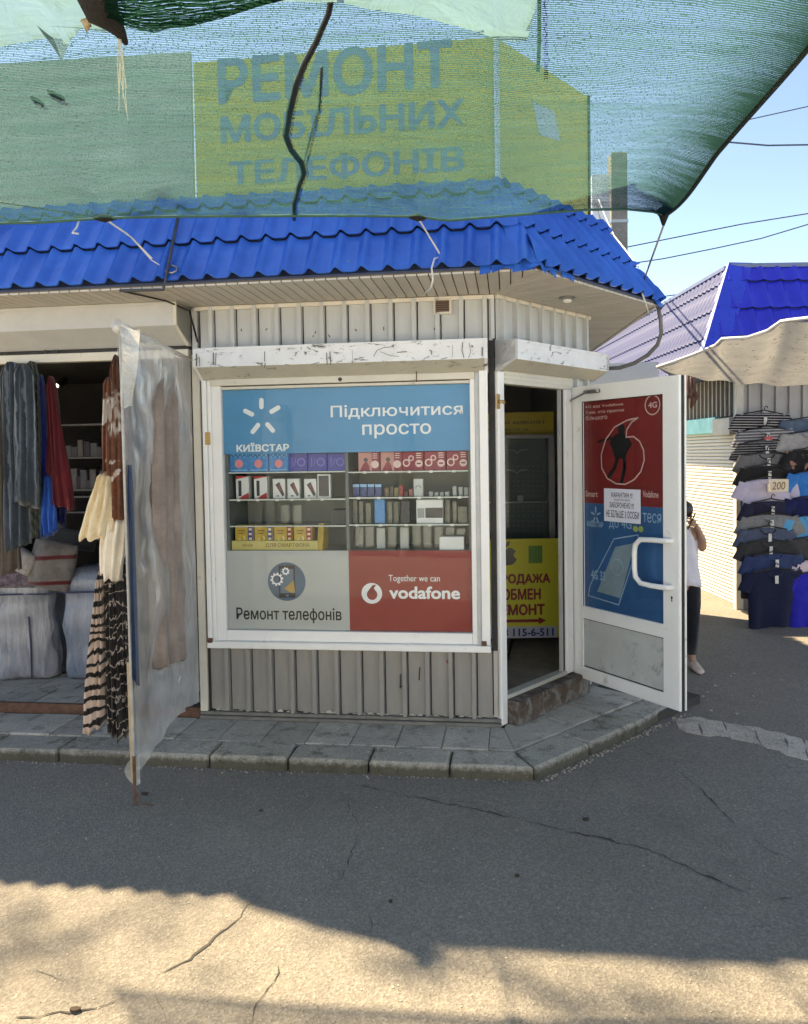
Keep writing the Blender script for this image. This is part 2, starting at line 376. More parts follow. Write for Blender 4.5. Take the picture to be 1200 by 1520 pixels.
# ------------------------------------------------------------------ lettering (flat print, turned into meshes)
def glyph_fill(cu):
    """fill every outer contour with its own holes, so overlapping contours never cancel out"""
    t = bpy.data.objects.new('t', cu); COL.objects.link(t); dg = bpy.context.evaluated_depsgraph_get(); dg.update()
    me = bpy.data.meshes.new_from_object(t.evaluated_get(dg)); bpy.data.objects.remove(t)
    nb = {}
    for e in me.edges:
        a, b = e.vertices; nb.setdefault(a, []).append(b); nb.setdefault(b, []).append(a)
    # keep the drawing direction: edges are stored in order along each contour
    nx = {}
    for e in me.edges:
        a, b = e.vertices
        if a in nx: nx.setdefault(b, a) if b not in nx else None
        else: nx[a] = b
    P = [(v.co.x, v.co.y) for v in me.vertices]; bpy.data.meshes.remove(me); seen = set(); loops = []
    for st in sorted(nb):
        if st in seen: continue
        lp = []; c = st; prev = None
        while c not in seen:
            seen.add(c); lp.append(c); opts = [q for q in nb[c] if q not in seen]
            if not opts: break
            c = (min(opts) if len(lp) == 1 else opts[0])
        if len(lp) > 2: loops.append(lp)
    area = lambda lp: sum(P[lp[i]][0] * P[lp[(i + 1) % len(lp)]][1] - P[lp[(i + 1) % len(lp)]][0] * P[lp[i]][1] for i in range(len(lp))) / 2
    def inside(p, lp):
        r = False
        for i in range(len(lp)):
            (x0, y0), (x1, y1) = P[lp[i]], P[lp[(i + 1) % len(lp)]]
            if (y0 > p[1]) != (y1 > p[1]) and p[0] < (x1 - x0) * (p[1] - y0) / (y1 - y0) + x0: r = not r
        return r
    A = [area(l) for l in loops]
    if not loops: return [], []
    V, Fs = [], []
    full = lambda h, l: all(inside(P[q], l) for q in h[::max(1, len(h) // 6)])
    hole = [any(A[i] * A[j] < 0 and abs(A[j]) > abs(A[i]) and full(loops[i], loops[j]) for j in range(len(loops)) if j != i) for i in range(len(loops))]
    for i, l in enumerate(loops):
        if hole[i]: continue
        holes = [h for j, h in enumerate(loops) if hole[j] and A[j] * A[i] < 0 and full(h, l)]
        idx = [q for part in [l] + holes for q in part]; b0 = len(V); V += [P[q] for q in idx]
        for tri in tessellate_polygon([[Vector((*P[q], 0)) for q in part] for part in [l] + holes]): Fs.append([b0 + i for i in tri])
    return V, Fs
def text(s, parent, T, box, m, y=-.001, bold=0, name='lettering', shear=0, space=1):
    """box: (x0, x1, z0, z1) the exact rectangle the word fills in frame T; bold thickens the strokes"""
    cu = bpy.data.curves.new(name, 'FONT'); cu.body = s; cu.size = 1; cu.shear = shear; cu.resolution_u = 3; cu.fill_mode = 'NONE'
    cu.space_character = space; cu.align_x = 'CENTER'
    V0, F0 = glyph_fill(cu); bpy.data.curves.remove(cu)
    sh = [(0, 0)] if bold <= 0 else [(bold * cos(k * pi / 3), bold * sin(k * pi / 3)) for k in range(6)]
    V = [(x + dx, z + dz, k) for k, (dx, dz) in enumerate(sh) for x, z in V0]
    ax, bx = min(v[0] for v in V), max(v[0] for v in V); ay, by = min(v[1] for v in V), max(v[1] for v in V)
    mb = MB(); mb.v = [((x - ax) / (bx - ax) * (box[1] - box[0]) + box[0], y - k * .00004, (z - ay) / (by - ay) * (box[3] - box[2]) + box[2]) for x, z, k in V]
    for k in range(len(sh)): mb.f += [[i + k * len(V0) for i in f] for f in F0]
    mb.m = [0] * len(mb.f)
    return obj(name, mb, m, parent, T, fix=False)
def tbox(T, x0, y0, x1, y1, off=0):
    """frame rectangle from the upper left and lower right corner seen in the photo"""
    a = px2(T, x0, y1, off); b = px2(T, x1, y0, off); return (a[0], b[0], a[1], b[1])
def clip(poly, a, b, c):
    out = []
    for i in range(len(poly)):
        p, q = poly[i], poly[(i + 1) % len(poly)]
        dp, dq = a * p[0] + b * p[1] - c, a * q[0] + b * q[1] - c
        if dp <= 0: out.append(p)
        if dp * dq < 0:
            t = dp / (dp - dq); out.append((p[0] + (q[0] - p[0]) * t, p[1] + (q[1] - p[1]) * t))
    return out

# ================================================================== SETTING
def ground():
    mb = MB(); mb.grid(lambda u, v: (-60 + 120 * u, -40 + 140 * v, 0), 8, 8)
    return obj('asphalt_ground', mb, ASPHALT, kind='structure')
GROUND = ground()
CRK = M('crack_dirt', (.045, .042, .038), .95)
def ribbon(pts, wd, z=.003, jit=.012, seed=1):
    r = random.Random(seed); P = []
    for a, b in zip(pts[:-1], pts[1:]):
        L = (b - a).length; k = max(2, int(L / .035))
        for i in range(k): P.append(a.lerp(b, i / k) + Vector((r.uniform(-jit, jit), r.uniform(-jit, jit), 0)))
    P.append(pts[-1]); mb = MB(); Ls = []
    for i, p in enumerate(P):
        t = (P[min(i + 1, len(P) - 1)] - P[max(i - 1, 0)]).normalized(); s_ = Vector((-t.y, t.x, 0))
        e = min(1, i / 6, (len(P) - 1 - i) / 6) * r.uniform(.12, 1.0) ** 1.3 * (1.8 if r.random() < .08 else 1) * wd / 2 * (.8 + .2 * sin(i * .37 + seed))
        Ls.append((p + s_ * e, p - s_ * e))
    for (a, b), (c, d) in zip(Ls[:-1], Ls[1:]):
        if r.random() < .02: continue
        mb.face([(a.x, a.y, z), (c.x, c.y, z), (d.x, d.y, z), (b.x, b.y, z)])
    return mb
cracks = [([(510, 1160), (600, 1182), (700, 1200), (790, 1222), (870, 1240), (960, 1262), (1030, 1292), (1090, 1318), (1130, 1340)], .014),
          ([(1130, 1340), (1165, 1335), (1200, 1325)], .010), ([(1000, 1140), (1050, 1180), (1090, 1225), (1140, 1262), (1200, 1290)], .009),
          ([(395, 1322), (345, 1370), (280, 1425), (235, 1450), (222, 1468)], .016), ([(222, 1468), (160, 1492), (90, 1505), (-20, 1518)], .014),
          ([(440, 1405), (410, 1445), (385, 1490), (365, 1530)], .010), ([(225, 1468), (240, 1490), (250, 1530)], .008),
          ([(515, 1180), (535, 1235), (510, 1300), (470, 1345)], .007), ([(870, 1140), (888, 1155), (870, 1190)], .007),
          ([(600, 1180), (720, 1195), (780, 1220)], .010), ([(1150, 1125), (1200, 1160)], .008), ([(930, 1100), (1000, 1140)], .006),
          ([(550, 1340), (552, 1400)], .006), ([(0, 1455), (60, 1440), (110, 1462)], .006)]
for k, (pp, wd) in enumerate(cracks):
    obj('crack', ribbon([gz(*q) for q in pp], wd, .003, .011, k), CRK, GROUND)
# strip of old pale concrete breaking out of the asphalt, in separate broken pieces
top = [(1003, 1068), (1030, 1064), (1075, 1072), (1120, 1079), (1165, 1090), (1215, 1103)]
bot = [(1006, 1082), (1045, 1093), (1085, 1098), (1130, 1108), (1170, 1123), (1215, 1138)]
cp = bpy.data.objects.new('concrete_patch', None); link(cp, I4); cp['kind'] = 'structure'
r = random.Random(3)
for k in range(5):
    a, b, c, d = [gz(*q) for q in (top[k], top[k + 1], bot[k + 1], bot[k])]
    mid = (a + b) / 2 + Vector((0, -.02, 0)); mid2 = (c + d) / 2 + Vector((r.uniform(-.05, .05), r.uniform(-.02, .02), 0))
    for quad in ([a, mid, mid2, d], [mid, b, c, mid2]):
        cen = sum(quad, Vector()) / 4
        poly = []
        for i in range(4):
            p, q = quad[i], quad[(i + 1) % 4]
            for t in (0, .33, .66):
                x = p.lerp(q, t); x = cen + (x - cen) * .975 + Vector((r.uniform(-.012, .012), r.uniform(-.012, .012), 0)); poly.append((x.x, x.y))
        obj('concrete_piece', MB().prism(poly, -.02, .003 + r.uniform(0, .003), 'z'), PALE, cp)
# pavement: kerb stones, slabs
PV = bpy.data.objects.new('pavement', None); link(PV, I4); PV['kind'] = 'structure'
ZP = .08
def flat(pts, z0, z1, m, name, parent, gap=.004, bev=.004, tilt=0):
    cx = sum(p[0] for p in pts) / len(pts); cy = sum(p[1] for p in pts) / len(pts); q = []
    for x, y in pts:
        d = math.hypot(x - cx, y - cy); k = max(.5, (d - gap * 1.3) / d); q.append((cx + (x - cx) * k, cy + (y - cy) * k))
    return obj(name, MB().prism(q, z0, z1 + tilt, 'z'), m, parent, bevel=bev)
kA = [gz(*q) for q in ((50, 1130), (290, 1140), (530, 1150), (795, 1160))]
corner = gz(795, 1160); dirA = (kA[1] - kA[3]).normalized(); dirB = (gz(1010, 1060) - corner).normalized()
nA = Vector((dirA.y, -dirA.x, 0)); nA = nA if nA.y > 0 else -nA
nB = Vector((-dirB.y, dirB.x, 0)); nB = nB if nB.x < 0 else -nB
KW = .235                                             # kerb width
# mitre points
def isect(p, d, q, e):
    k = ((q.x - p.x) * e.y - (q.y - p.y) * e.x) / (d.x * e.y - d.y * e.x); return p + d * k
cin = isect(corner + nA * KW, dirA, corner + nB * KW, dirB)
wA0 = TA @ Vector((-5, -.02, 0)); wA1 = TA @ Vector((0, -.02, 0)); wB0 = TB @ Vector((0, -.015, 0)); wB1 = TB @ Vector((1.6, -.015, 0))
def onA_(t, w_): return corner + dirA * t + nA * w_
jo = [0, .47, .93, 1.40, 1.87, 2.34, 2.81, 3.28, 3.75, 4.22]
kr = random.Random(5)
obj('pavement_bed', MB().prism([(p.x, p.y) for p in (onA_(5, .02), corner + nA * .03 + nB * .03, corner + dirB * 1.9 + nB * .02, wB1, wB0, wA1, wA0)], -.05, .058, 'z'), M('mortar_dirt', (.05, .047, .042), .95), PV)
for a, b in zip(jo[:-1], jo[1:]):
    p0, p1 = onA_(a, 0), onA_(b, 0); q1, q0 = onA_(b, KW), onA_(a, KW) if a > 0 else cin
    flat([(p.x, p.y) for p in (p0, p1, q1, q0)], -.06, ZP - .004 + kr.uniform(-.004, .004), KERB, 'kerb_stone', PV, .004, .013)
jb = [0, .52, 1.03, 1.58]
for a, b in zip(jb[:-1], jb[1:]):
    p0, p1 = corner + dirB * a, corner + dirB * b; q0 = cin if a == 0 else p0 + nB * KW; q1 = p1 + nB * KW
    if b > 1.5: p1 = corner + dirB * 1.6 + nB * .05
    flat([(p.x, p.y) for p in (p0, p1, q1, q0)], -.06, ZP - .004 + kr.uniform(-.006, .003), KERB, 'kerb_stone', PV, .004, .013)
# slabs along the window wall (one row) and along the door wall
sA = (K0 + TA.to_3x3() @ Vector((.02, -.02, 0)))
def slabrow(ja):
    for a, b in zip(ja[:-1], ja[1:]):
        p0, p1 = onA_(a, KW), onA_(b, KW)
        e0 = isect(p0, nA, wA0, (wA1 - wA0).normalized()); e1 = isect(p1, nA, wA0, (wA1 - wA0).normalized())
        flat([(p.x, p.y) for p in (p0, p1, e1, e0)], .0, ZP + kr.uniform(-.003, .003), SLAB, 'paving_slab', PV, .003, .003)
tcin = (cin - corner).dot(dirA)
slabrow([.26 + .275 * k for k in range(17)])
wc = TA @ Vector((.03, -.03, 0))
p = onA_(.26, KW); e = isect(p, nA, wA0, (wA1 - wA0).normalized())
flat([(q.x, q.y) for q in (p, e, wc, cin)], 0, ZP, SLAB, 'paving_slab', PV, .003, .003)
tB = (cin - corner).dot(dirB)
def onB_(t, w_): return corner + dirB * t + nB * w_
dW = (wB1 - wB0).normalized(); jb2 = [tB + .0, tB + .29, tB + .585, tB + .88, tB + 1.17, tB + 1.40]
for k, (a, b) in enumerate(zip(jb2[:-1], jb2[1:])):
    p0, p1 = onB_(a, KW), onB_(b, KW); e0 = isect(p0, nB, wB0, dW) if k else wc; e1 = isect(p1, nB, wB0, dW)
    flat([(q.x, q.y) for q in (p0, p1, e1, e0)], 0, ZP + kr.uniform(-.003, .002), SLAB, 'paving_slab', PV, .003, .003)
# floor of the left stall: raised slabs behind a rusty angle
SF = bpy.data.objects.new('stall_floor', None); link(SF, I4); SF['kind'] = 'structure'
obj('floor_bed', MB().box(-4.8, -1.96, .02, 3.2, -.02, .115), MATS['mortar_dirt'], SF, TA)
for j in range(3):
    for i in range(9):
        x0 = -4.75 + i * .31 + (.12 if j % 2 else 0); y0 = .05 + j * .34
        if x0 + .3 < -1.97: obj('floor_slab', MB().box(x0, x0 + .302, y0, y0 + .333, .1, .13 + kr.uniform(-.003, .003)), SLAB, SF, TA, bevel=.003)
obj('floor_screed', MB().box(-4.8, -1.97, 1.08, 3.2, .1, .128), SLAB, SF, TA)
obj('edge_angle', MB().box(-4.8, -1.965, .0, .03, .07, .142), RUSTM, SF, TA)
# small litter on the far asphalt and along the kerb
lm = MB(); lr = random.Random(11)
def chip(p, s_, h=.006):
    n_ = lr.randint(4, 6); a0 = lr.random() * 6
    lm.prism([(p.x + s_ * lr.uniform(.6, 1) * cos(a0 + 2 * pi * k / n_), p.y + s_ * lr.uniform(.6, 1) * sin(a0 + 2 * pi * k / n_)) for k in range(n_)], p.z, p.z + h, 'z')
for q in ((1118, 1034), (1044, 1034), (1050, 1028), (1094, 1060), (1062, 1018), (1090, 1000), (1085, 1004), (1056, 1055), (1120, 1000), (1010, 1068), (1000, 1066), (1160, 1010)): chip(gz(*q), .014)
for k in range(150):
    t = lr.uniform(0, 1.6); q = corner + dirB * t + Vector((lr.uniform(0, .05), -lr.uniform(0, .04), .001)); chip(q, lr.uniform(.003, .010), .006)
for k in range(110):
    t = lr.uniform(0, 3.5); chip(onA_(t, -abs(lr.gauss(0, .025))), lr.uniform(.002, .007), .005)
for k in range(160): chip(gz(lr.uniform(0, 1200), lr.uniform(1160, 1515)), lr.uniform(.002, .005), .003)
obj('ground_litter', lm, M('pale_grit', (.42, .38, .3), .9, .4, 40), kind='stuff')
dl = MB()
for q, s_ in (((112, 1502), .018), ((388, 1205), .010), ((768, 1302), .010), ((215, 1180), .02), ((870, 1218), .016), ((580, 1340), .008)):
    p = gz(*q); dl.prism([(p.x + s_ * cos(a) * (1 + .3 * sin(3 * a)), p.y + s_ * .6 * sin(a)) for a in [k * pi / 4 for k in range(8)]], .002, .012, 'z')
obj('dark_debris', dl, M('dead_leaf', (.05, .035, .025), .9), kind='stuff')

# ================================================================== THE KIOSK
KIOSK = thing('market_kiosk', 'blue-roofed corrugated kiosk with big white-framed window and an open door on its angled corner', 'kiosk', TA)
def rib_profile(s0, s1, pitch, depth=.03, top=.024, side=.006, phase=0):
    xs = []; x = s0; pts = [(s0, 0)]
    x = s0 + phase
    while x + top + 2 * side < s1:
        if x > s0: pts += [(x, 0), (x + .005, -depth), (x + side + top, -depth), (x + side + top + .003, 0), (x + side + top + .004, .003), (x + side + top + .011, .003), (x + side + top + .012, 0)]
        x += pitch
    pts.append((s1, 0)); return pts
def corr(parent, T, s0, s1, z0, z1, m, pitch, phase, name='corrugated_sheet', depth=.03, rag=0, seed=1):
    pts = rib_profile(s0, s1, pitch, depth, phase=phase); mb = MB(); r = random.Random(seed)
    zb = [z0 + (r.uniform(0, rag) if r.random() < .6 else 0) for _ in pts]
    for (a, b), (zz0, zz1) in zip(zip(pts[:-1], pts[1:]), zip(zb[:-1], zb[1:])):
        mb.mat(1 if a[1] > 0 and b[1] > 0 else 0)
        mb.face([(a[0], a[1], zz0), (b[0], b[1], zz1), (b[0], b[1], z1), (a[0], a[1], z1)])
    mb.mat(1).box(s0, s1, .004, .05, z0 + rag, z1)
    for q in pts:
        pass
    return obj(name, mb, [m, DARKGAP], parent, T, fix=False)
corr(KIOSK, TA, -1.90, -.012, 2.40, 2.775, CORRU, .147, .06)
corr(KIOSK, TA, -1.888, -.03, .131, .56, CORRL, .147, .10, rag=.014)
# curled, flaking foot of the sheet
fl = MB(); fr_ = random.Random(2)
for k in range(34):
    s_ = -1.87 + k * .054 + fr_.uniform(-.01, .01); h = fr_.uniform(.004, .013) * (1.8 if k in (4, 8, 9, 14, 15, 19, 20, 24, 25) else 1)
    fl.face([(s_, -.006, .133), (s_ + fr_.uniform(.03, .06), -.008, .133), (s_ + .03, -.014, .133 + h), (s_ + .008, -.010, .133 + h * .7)])
obj('flaking_paint', fl, M('flaked_white', (.55, .54, .5), .7), KIOSK, TA, fix=False, kind='stuff')
obj('plinth_rail', MB().box(-1.96, .012, -.022, .04, .105, .128).box(-1.96, .016, -.034, .03, .079, .102), M('weathered_plinth', (.17, .165, .15), .7, .2, 12, bmp=.3), KIOSK, TA, bevel=.004)
obj('corner_post', MB().box(-1.957, -1.905, -.028, .05, .13, 2.47), CREAM, KIOSK, TA, bevel=.004)
obj('corner_trim', MB().box(-1.902, -1.888, -.008, .02, .13, 2.30), DARKGAP, KIOSK, TA)
obj('corner_post', MB().box(-1.957, -1.92, -.01, .05, 2.475, 2.775), CORRU, KIOSK, TA, bevel=.004)
obj('corner_gap', MB().box(-.038, -.003, -.004, .03, .15, 2.5), DARKGAP, KIOSK, TA)
obj('corner_trim', MB().box(-.030, -.004, -.012, -.005, .14, .56), M('beige_bead', (.40, .38, .34), .5), KIOSK, TA)
obj('corner_trim', MB().box(-.022, .0, -.016, .02, 2.51, 2.775), CORRU, KIOSK, TA)
obj('sticker', MB().disc(-.314, .489, .013, -.0205), REDDOT, KIOSK, TA, fix=False)
obj('soffit_trim', MB().box(-1.93, .0, -.026, -.004, 2.752, 2.778), TRIMB, KIOSK, TA, bevel=.003)
# graffiti dabs on the sheets
gm = MB(); gr = random.Random(9)
for (x, y) in ((360, 492), (380, 495), (395, 490), (465, 500), (468, 495), (530, 492), (570, 490), (645, 489), (490, 500)):
    s_, z_ = px2(TA, x, y); gm.bar2(s_, z_, s_ + gr.uniform(-.01, .01), z_ + gr.uniform(.008, .02), .006, -.0185 if gr.random() < .3 else -.001)
for (x, y0, y1) in ((596, 1000, 1020), (624, 990, 1008), (597, 1018, 1016)):
    s_, z0_ = px2(TA, x, y0); _, z1_ = px2(TA, x, y1); gm.bar2(s_, z0_, s_ - .006, z1_, .008, -.0195)
obj('scribble', gm, DARKGAP, KIOSK, TA, fix=False)
# vent grille
VG = obj('vent_grille', MB().box(-.375, -.262, -.03, -.001, 2.668, 2.765), CREAM, KIOSK, TA, bevel=.004)
obj('vent_opening', MB().box(-.36, -.277, -.032, -.0305, 2.682, 2.751), BLACKP, VG, TA)
for k in range(5): obj('vent_slat', MB().box(-.36, -.277, -.036, -.0325, 2.684 + k * .0135, 2.691 + k * .0135), M('rusty_slat', (.16, .09, .06), .7), VG, TA)
# ---- shutter boxes
def shutter_box(T, s0, s1, zt, zf, zb, off, ml=BOXW, mu=BOXU, capm=None, back=0):
    o = obj('shutter_box', MB().prism([(-off, zt), (-off, zf), (-back - .035, zb), (.0, zb), (0, zt + .012)], s0, s1, 'x'), ml, KIOSK, T, bevel=.003)
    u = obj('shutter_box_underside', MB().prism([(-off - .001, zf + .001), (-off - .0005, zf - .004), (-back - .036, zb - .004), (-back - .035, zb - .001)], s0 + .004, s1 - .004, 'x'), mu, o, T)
    lip = obj('shutter_box_edge', MB().box(s0, s1, -off - .006, -off - .0005, zt - .014, zt + .003).box(s0, s1, -off - .005, -off - .0005, zf - .003, zf + .008), ml, o, T)
    for a, b in ((s0, s0 + .02), (s1 - .02, s1)): obj('end_cap', MB().prism([(-off - .008, zt + .001), (-off - .008, zf - .002), (-back - .04, zb - .008), (.0, zb - .008), (0, zt + .014)], a, b, 'x'), capm or ml, o, T, bevel=.002)
    return o
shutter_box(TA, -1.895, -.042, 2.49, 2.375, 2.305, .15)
cm_ = MB(); cr_ = random.Random(77)
def mark(pp, wd, y=-.1572):
    q = [px2(TA, *p, .157) for p in pp]
    for a, b in zip(q[:-1], q[1:]): cm_.bar2(a[0], a[1], b[0], b[1], wd * .7, y)
for pp, wd in ((((292, 526), (292, 543)), .012), (((296, 530), (297, 544)), .006), (((317, 524), (317, 541)), .010), (((321, 524), (320, 542)), .006), (((344, 545), (350, 544)), .008), (((393, 522), (393, 536)), .007), (((394, 539), (393, 545)), .008),
               (((462, 541), (474, 538)), .006), (((485, 524), (486, 541)), .008), (((490, 522), (491, 541)), .008), (((488, 530), (493, 536)), .006), (((523, 519), (524, 541)), .003), (((555, 529), (560, 520), (570, 516), (580, 515)), .005), (((565, 522), (580, 528), (592, 529)), .004),
               (((590, 523), (604, 522)), .007), (((655, 533), (664, 531)), .006), (((672, 512), (672, 530)), .003), (((687, 508), (686, 520), (689, 531)), .006), (((697, 509), (699, 522), (696, 531)), .004), (((716, 516), (716, 528)), .010), (((640, 520), (641, 526)), .006), (((424, 541), (430, 542)), .006), (((500, 538), (508, 536)), .005)): mark(pp, wd)
SBX = bpy.data.objects['shutter_box']; obj('chipped_paint', cm_, M('chip_dark', (.15, .14, .125), .8), SBX, TA, fix=False, kind='stuff')
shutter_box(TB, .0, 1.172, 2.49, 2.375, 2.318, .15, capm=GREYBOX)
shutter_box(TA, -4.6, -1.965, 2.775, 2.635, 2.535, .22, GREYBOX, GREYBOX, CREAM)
obj('shutter_slot', MB().box(-4.6, -1.97, -.03, .05, 2.508, 2.53), DARKGAP, KIOSK, TA)
SR = obj('stall_rail', MB().box(-4.6, -1.97, -.045, .02, 2.45, 2.506), CREAM, KIOSK, TA, bevel=.003)
for x in (68, 84): s_, z_ = px2(TA, x, 522, .045); obj('bolt', MB().prism([(s_ + .012 * cos(a), z_ + .012 * sin(a)) for a in [k * pi / 3 for k in range(6)]], -.052, -.0455, 'y'), BLACKP, SR, TA)
# ---- window: outer rails, inner frame, glass, film adverts
S0, S1, Z0, Z1 = -1.885, -.046, .56, 2.30
WIN = obj('window', MB().box(S0, S1 + .002, -.066, .03, Z0, Z0 + .042), WHITE, KIOSK, TA, bevel=.004)
def add(name, mb, m, parent, T, **k): return obj(name, mb, m, parent, T, **k)
add('guide_rail', MB().box(S0, S0 + .030, -.050, .02, Z0, Z1).box(S0 + .032, S0 + .056, -.040, .02, Z0, Z1), WHITE, WIN, TA, bevel=.003)
add('guide_rail', MB().box(S1 - .053, S1, -.060, .02, Z0 + .045, Z1 + .01), WHITE, WIN, TA, bevel=.003)
add('guide_rail', MB().box(S1 - .078, S1 - .055, -.036, .02, Z0 + .02, Z1), M('grey_rail', (.50, .52, .53), .4), WIN, TA)
add('frame_stile', MB().box(-1.829, -1.765, -.030, .03, .603, 2.30), WHITE, WIN, TA, bevel=.004)
add('frame_stile', MB().box(-.158, -.1245, -.030, .03, .603, 2.30), WHITE, WIN, TA, bevel=.004)
add('bottom_rail', MB().box(-1.764, -.159, -.030, .03, .603, .672), WHITE, WIN, TA, bevel=.004)
add('top_rail', MB().box(-1.764, -.159, -.028, .03, 2.238, 2.256), CREAM, WIN, TA, bevel=.002)
add('head_board', MB().box(-1.83, -.125, -.045, .03, 2.262, 2.304), CREAM, WIN, TA, bevel=.003)
lk = MB(); s_, z_ = px2(TA, 505, 563, .05); lk.prism([(s_ + .013 * cos(a), z_ + .012 * sin(a)) for a in [k * pi / 5 for k in range(10)]], -.053, -.046, 'y'); add('lock', lk, BLACKP, WIN, TA)
s_, z_ = px2(TA, 618, 556, .05); add('latch_hook', MB().tube([(s_, -.056, z_ + .04), (s_ + .004, -.062, z_), (s_ + .002, -.058, z_ - .045)], .0035), RUSTM, WIN, TA)
for (sx, zx) in ((S0 + .02, Z0 + .05), (S1 - .04, Z0 + .058)): add('corner_bolt', MB().box(sx - .016, sx + .016, -.07, -.05, zx - .015, zx + .015), RUSTM, WIN, TA, bevel=.003)
s_, z_ = px2(TA, 309, 651, .05); LP = add('latch_plate', MB().box(s_ - .018, s_ + .018, -.056, -.05, z_ - .04, z_ + .04), BRASS, WIN, TA, bevel=.003)
add('window_glass', MB().box(-1.764, -.159, .0, .004, .673, 2.2375), GLASS, WIN, TA)
GY = .0065
FB = M('film_sky_blue', (.055, .265, .50), .5, .05, 2, stretch=(1, 1, 4)); FG = M('film_pale_grey', (.46, .475, .47), .5, .04, 2); FR = M('film_dark_red', (.27, .022, .018), .5, .1, 2)
FW = M('film_white', (.80, .82, .84), .5, .02); FK = M('film_black', (.012, .012, .012), .5); FN = M('film_navy', (.06, .12, .20), .5, .15, 4); FO = M('film_gold', (.45, .30, .08), .5); FD = M('film_dark_slate', (.025, .035, .05), .5)
add('advert_top', MB().box(-1.763, -.160, GY, GY + .003, 1.821, 2.237), FB, WIN, TA)
add('advert_repair', MB().box(-1.763, -.949, GY, GY + .003, .674, 1.19), FG, WIN, TA)
add('advert_red', MB().box(-.9485, -.160, GY, GY + .003, .674, 1.19), FR, WIN, TA)
yt = GY - .001
star = MB(); cx, cz = px2(TA, 389, 617)
for (x0, y0, x1, y1) in ((388, 594, 388, 604), (364, 610, 374, 615), (413, 605, 403, 611), (375, 641, 383, 631), (405, 639, 397, 630)):
    a = px2(TA, x0, y0); b = px2(TA, x1, y1); star.bar2(a[0], a[1], b[0], b[1], .030, yt)
add('star_emblem', star, FW, WIN, TA, fix=False)
text('КИЇВСТАР', WIN, TA, tbox(TA, 351, 656, 429, 671), FW, yt, .035)
text('Підключитися', WIN, TA, tbox(TA, 491, 597, 687, 623), FW, yt, .012)
text('просто', WIN, TA, tbox(TA, 538, 628, 640, 651), FW, yt, .012)
text('Ремонт телефонів', WIN, TA, tbox(TA, 351, 903, 507, 924), FK, yt, .018)
text('Together we can', WIN, TA, tbox(TA, 577, 854, 653, 866), FW, yt, 0)
text('vodafone', WIN, TA, tbox(TA, 578, 871, 683, 889), FW, yt, .03)
cx, cz = px2(TA, 552, 881); R_ = .067; vm = MB(); vm.disc(cx, cz, R_, yt, 40); add('round_emblem', vm, FW, WIN, TA, fix=False)
vm = MB(); vm.disc(cx + .002, cz - .008, .034, yt - .001, 30); vm.face([(cx - .022, yt - .001, cz + .018), (cx - .033, yt - .001, cz - .0), (cx, yt - .001, cz - .02), (cx + .030, yt - .001, cz + .008), (cx + .014, yt - .001, cz + .032), (cx + .03, yt - .001, cz + .058), (cx + .004, yt - .001, cz + .052)])
add('emblem_drop', vm, FR, WIN, TA, fix=False)
cx, cz = px2(TA, 425.5, 863.5); vm = MB(); vm.disc(cx, cz, .126, yt, 48); add('round_badge', vm, FN, WIN, TA, fix=False)
vm = MB(); vm.box(cx - .052, cx + .056, yt - .0008, yt - .0004, cz - .105, cz + .105); vm.mat(1); vm.box(cx - .042, cx + .046, yt - .0012, yt - .0009, cz - .075, cz + .082); vm.box(cx - .008, cx + .012, yt - .0012, yt - .0009, cz - .098, cz - .084)
add('phone_icon', vm, [FK, M('film_steel_blue', (.08, .15, .22), .4)], WIN, TA, fix=False)
def gear(cx, cz, r0, r1, n_, y):
    g = MB()
    for k in range(n_):
        a = 2 * pi * k / n_; b = 2 * pi * (k + .5) / n_; c = 2 * pi * (k + 1) / n_
        for (p, q, ro) in ((a, b, r1), (b, c, r1 * .8)):
            g.face([(cx + r0 * cos(p), y, cz + r0 * sin(p)), (cx + ro * cos(p), y, cz + ro * sin(p)), (cx + ro * cos(q), y, cz + ro * sin(q)), (cx + r0 * cos(q), y, cz + r0 * sin(q))])
    return g
a = px2(TA, 411, 860); add('gear_icon', gear(a[0], a[1], .026, .044, 10, yt - .0016), FW, WIN, TA, fix=False)
a = px2(TA, 424, 848); add('gear_icon', gear(a[0], a[1], .013, .026, 8, yt - .0016), FW, WIN, TA, fix=False)
vm = MB(); A_ = [px2(TA, *q) for q in ((422, 874), (433, 864), (436, 862), (438, 880), (430, 879))]; vm.face([(p[0], yt - .0018, p[1]) for p in A_]); add('hand_icon', vm, FO, WIN, TA, fix=False)
# ---- kiosk shell (walls, ceiling, back) so that light only enters through window and door
INW = M('interior_wall_panel', (.62, .61, .56), .7, .06, 3); INF = M('interior_floor', (.24, .20, .16), .8, .2, 8)
W_ = lambda T, x, y: (T @ Vector((x, y, 0)))
P3 = TC3 @ Vector((3.7, 0, 0))
foot = [W_(TA, -1.93, .06), W_(TA, .0, .06), None]
obj('partition_wall', MB().box(-1.94, -1.90, .06, 4.2, 0, 2.77), INW, KIOSK, TA)
obj('partition_wall', MB().box(-1.885, -.03, .055, .075, .1, .60), INW, KIOSK, TA)
obj('side_wall', MB().box(.0, 3.75, .01, .06, 0, 2.77), CORRU, KIOSK, TC3)
obj('back_wall', MB().box(-4.9, 1.75, 4.2, 4.26, 0, 2.79), INW, KIOSK, TA)
obj('inner_floor', MB().prism([(p.x, p.y) for p in (W_(TA, -1.9, .08), W_(TA, 0, .08), W_(TB, .02, .05), W_(TB, 1.12, .05), TC3 @ Vector((3.7, .06, 0)), W_(TA, -1.9, 4.2))], .1, .235, 'z'), INF, KIOSK)
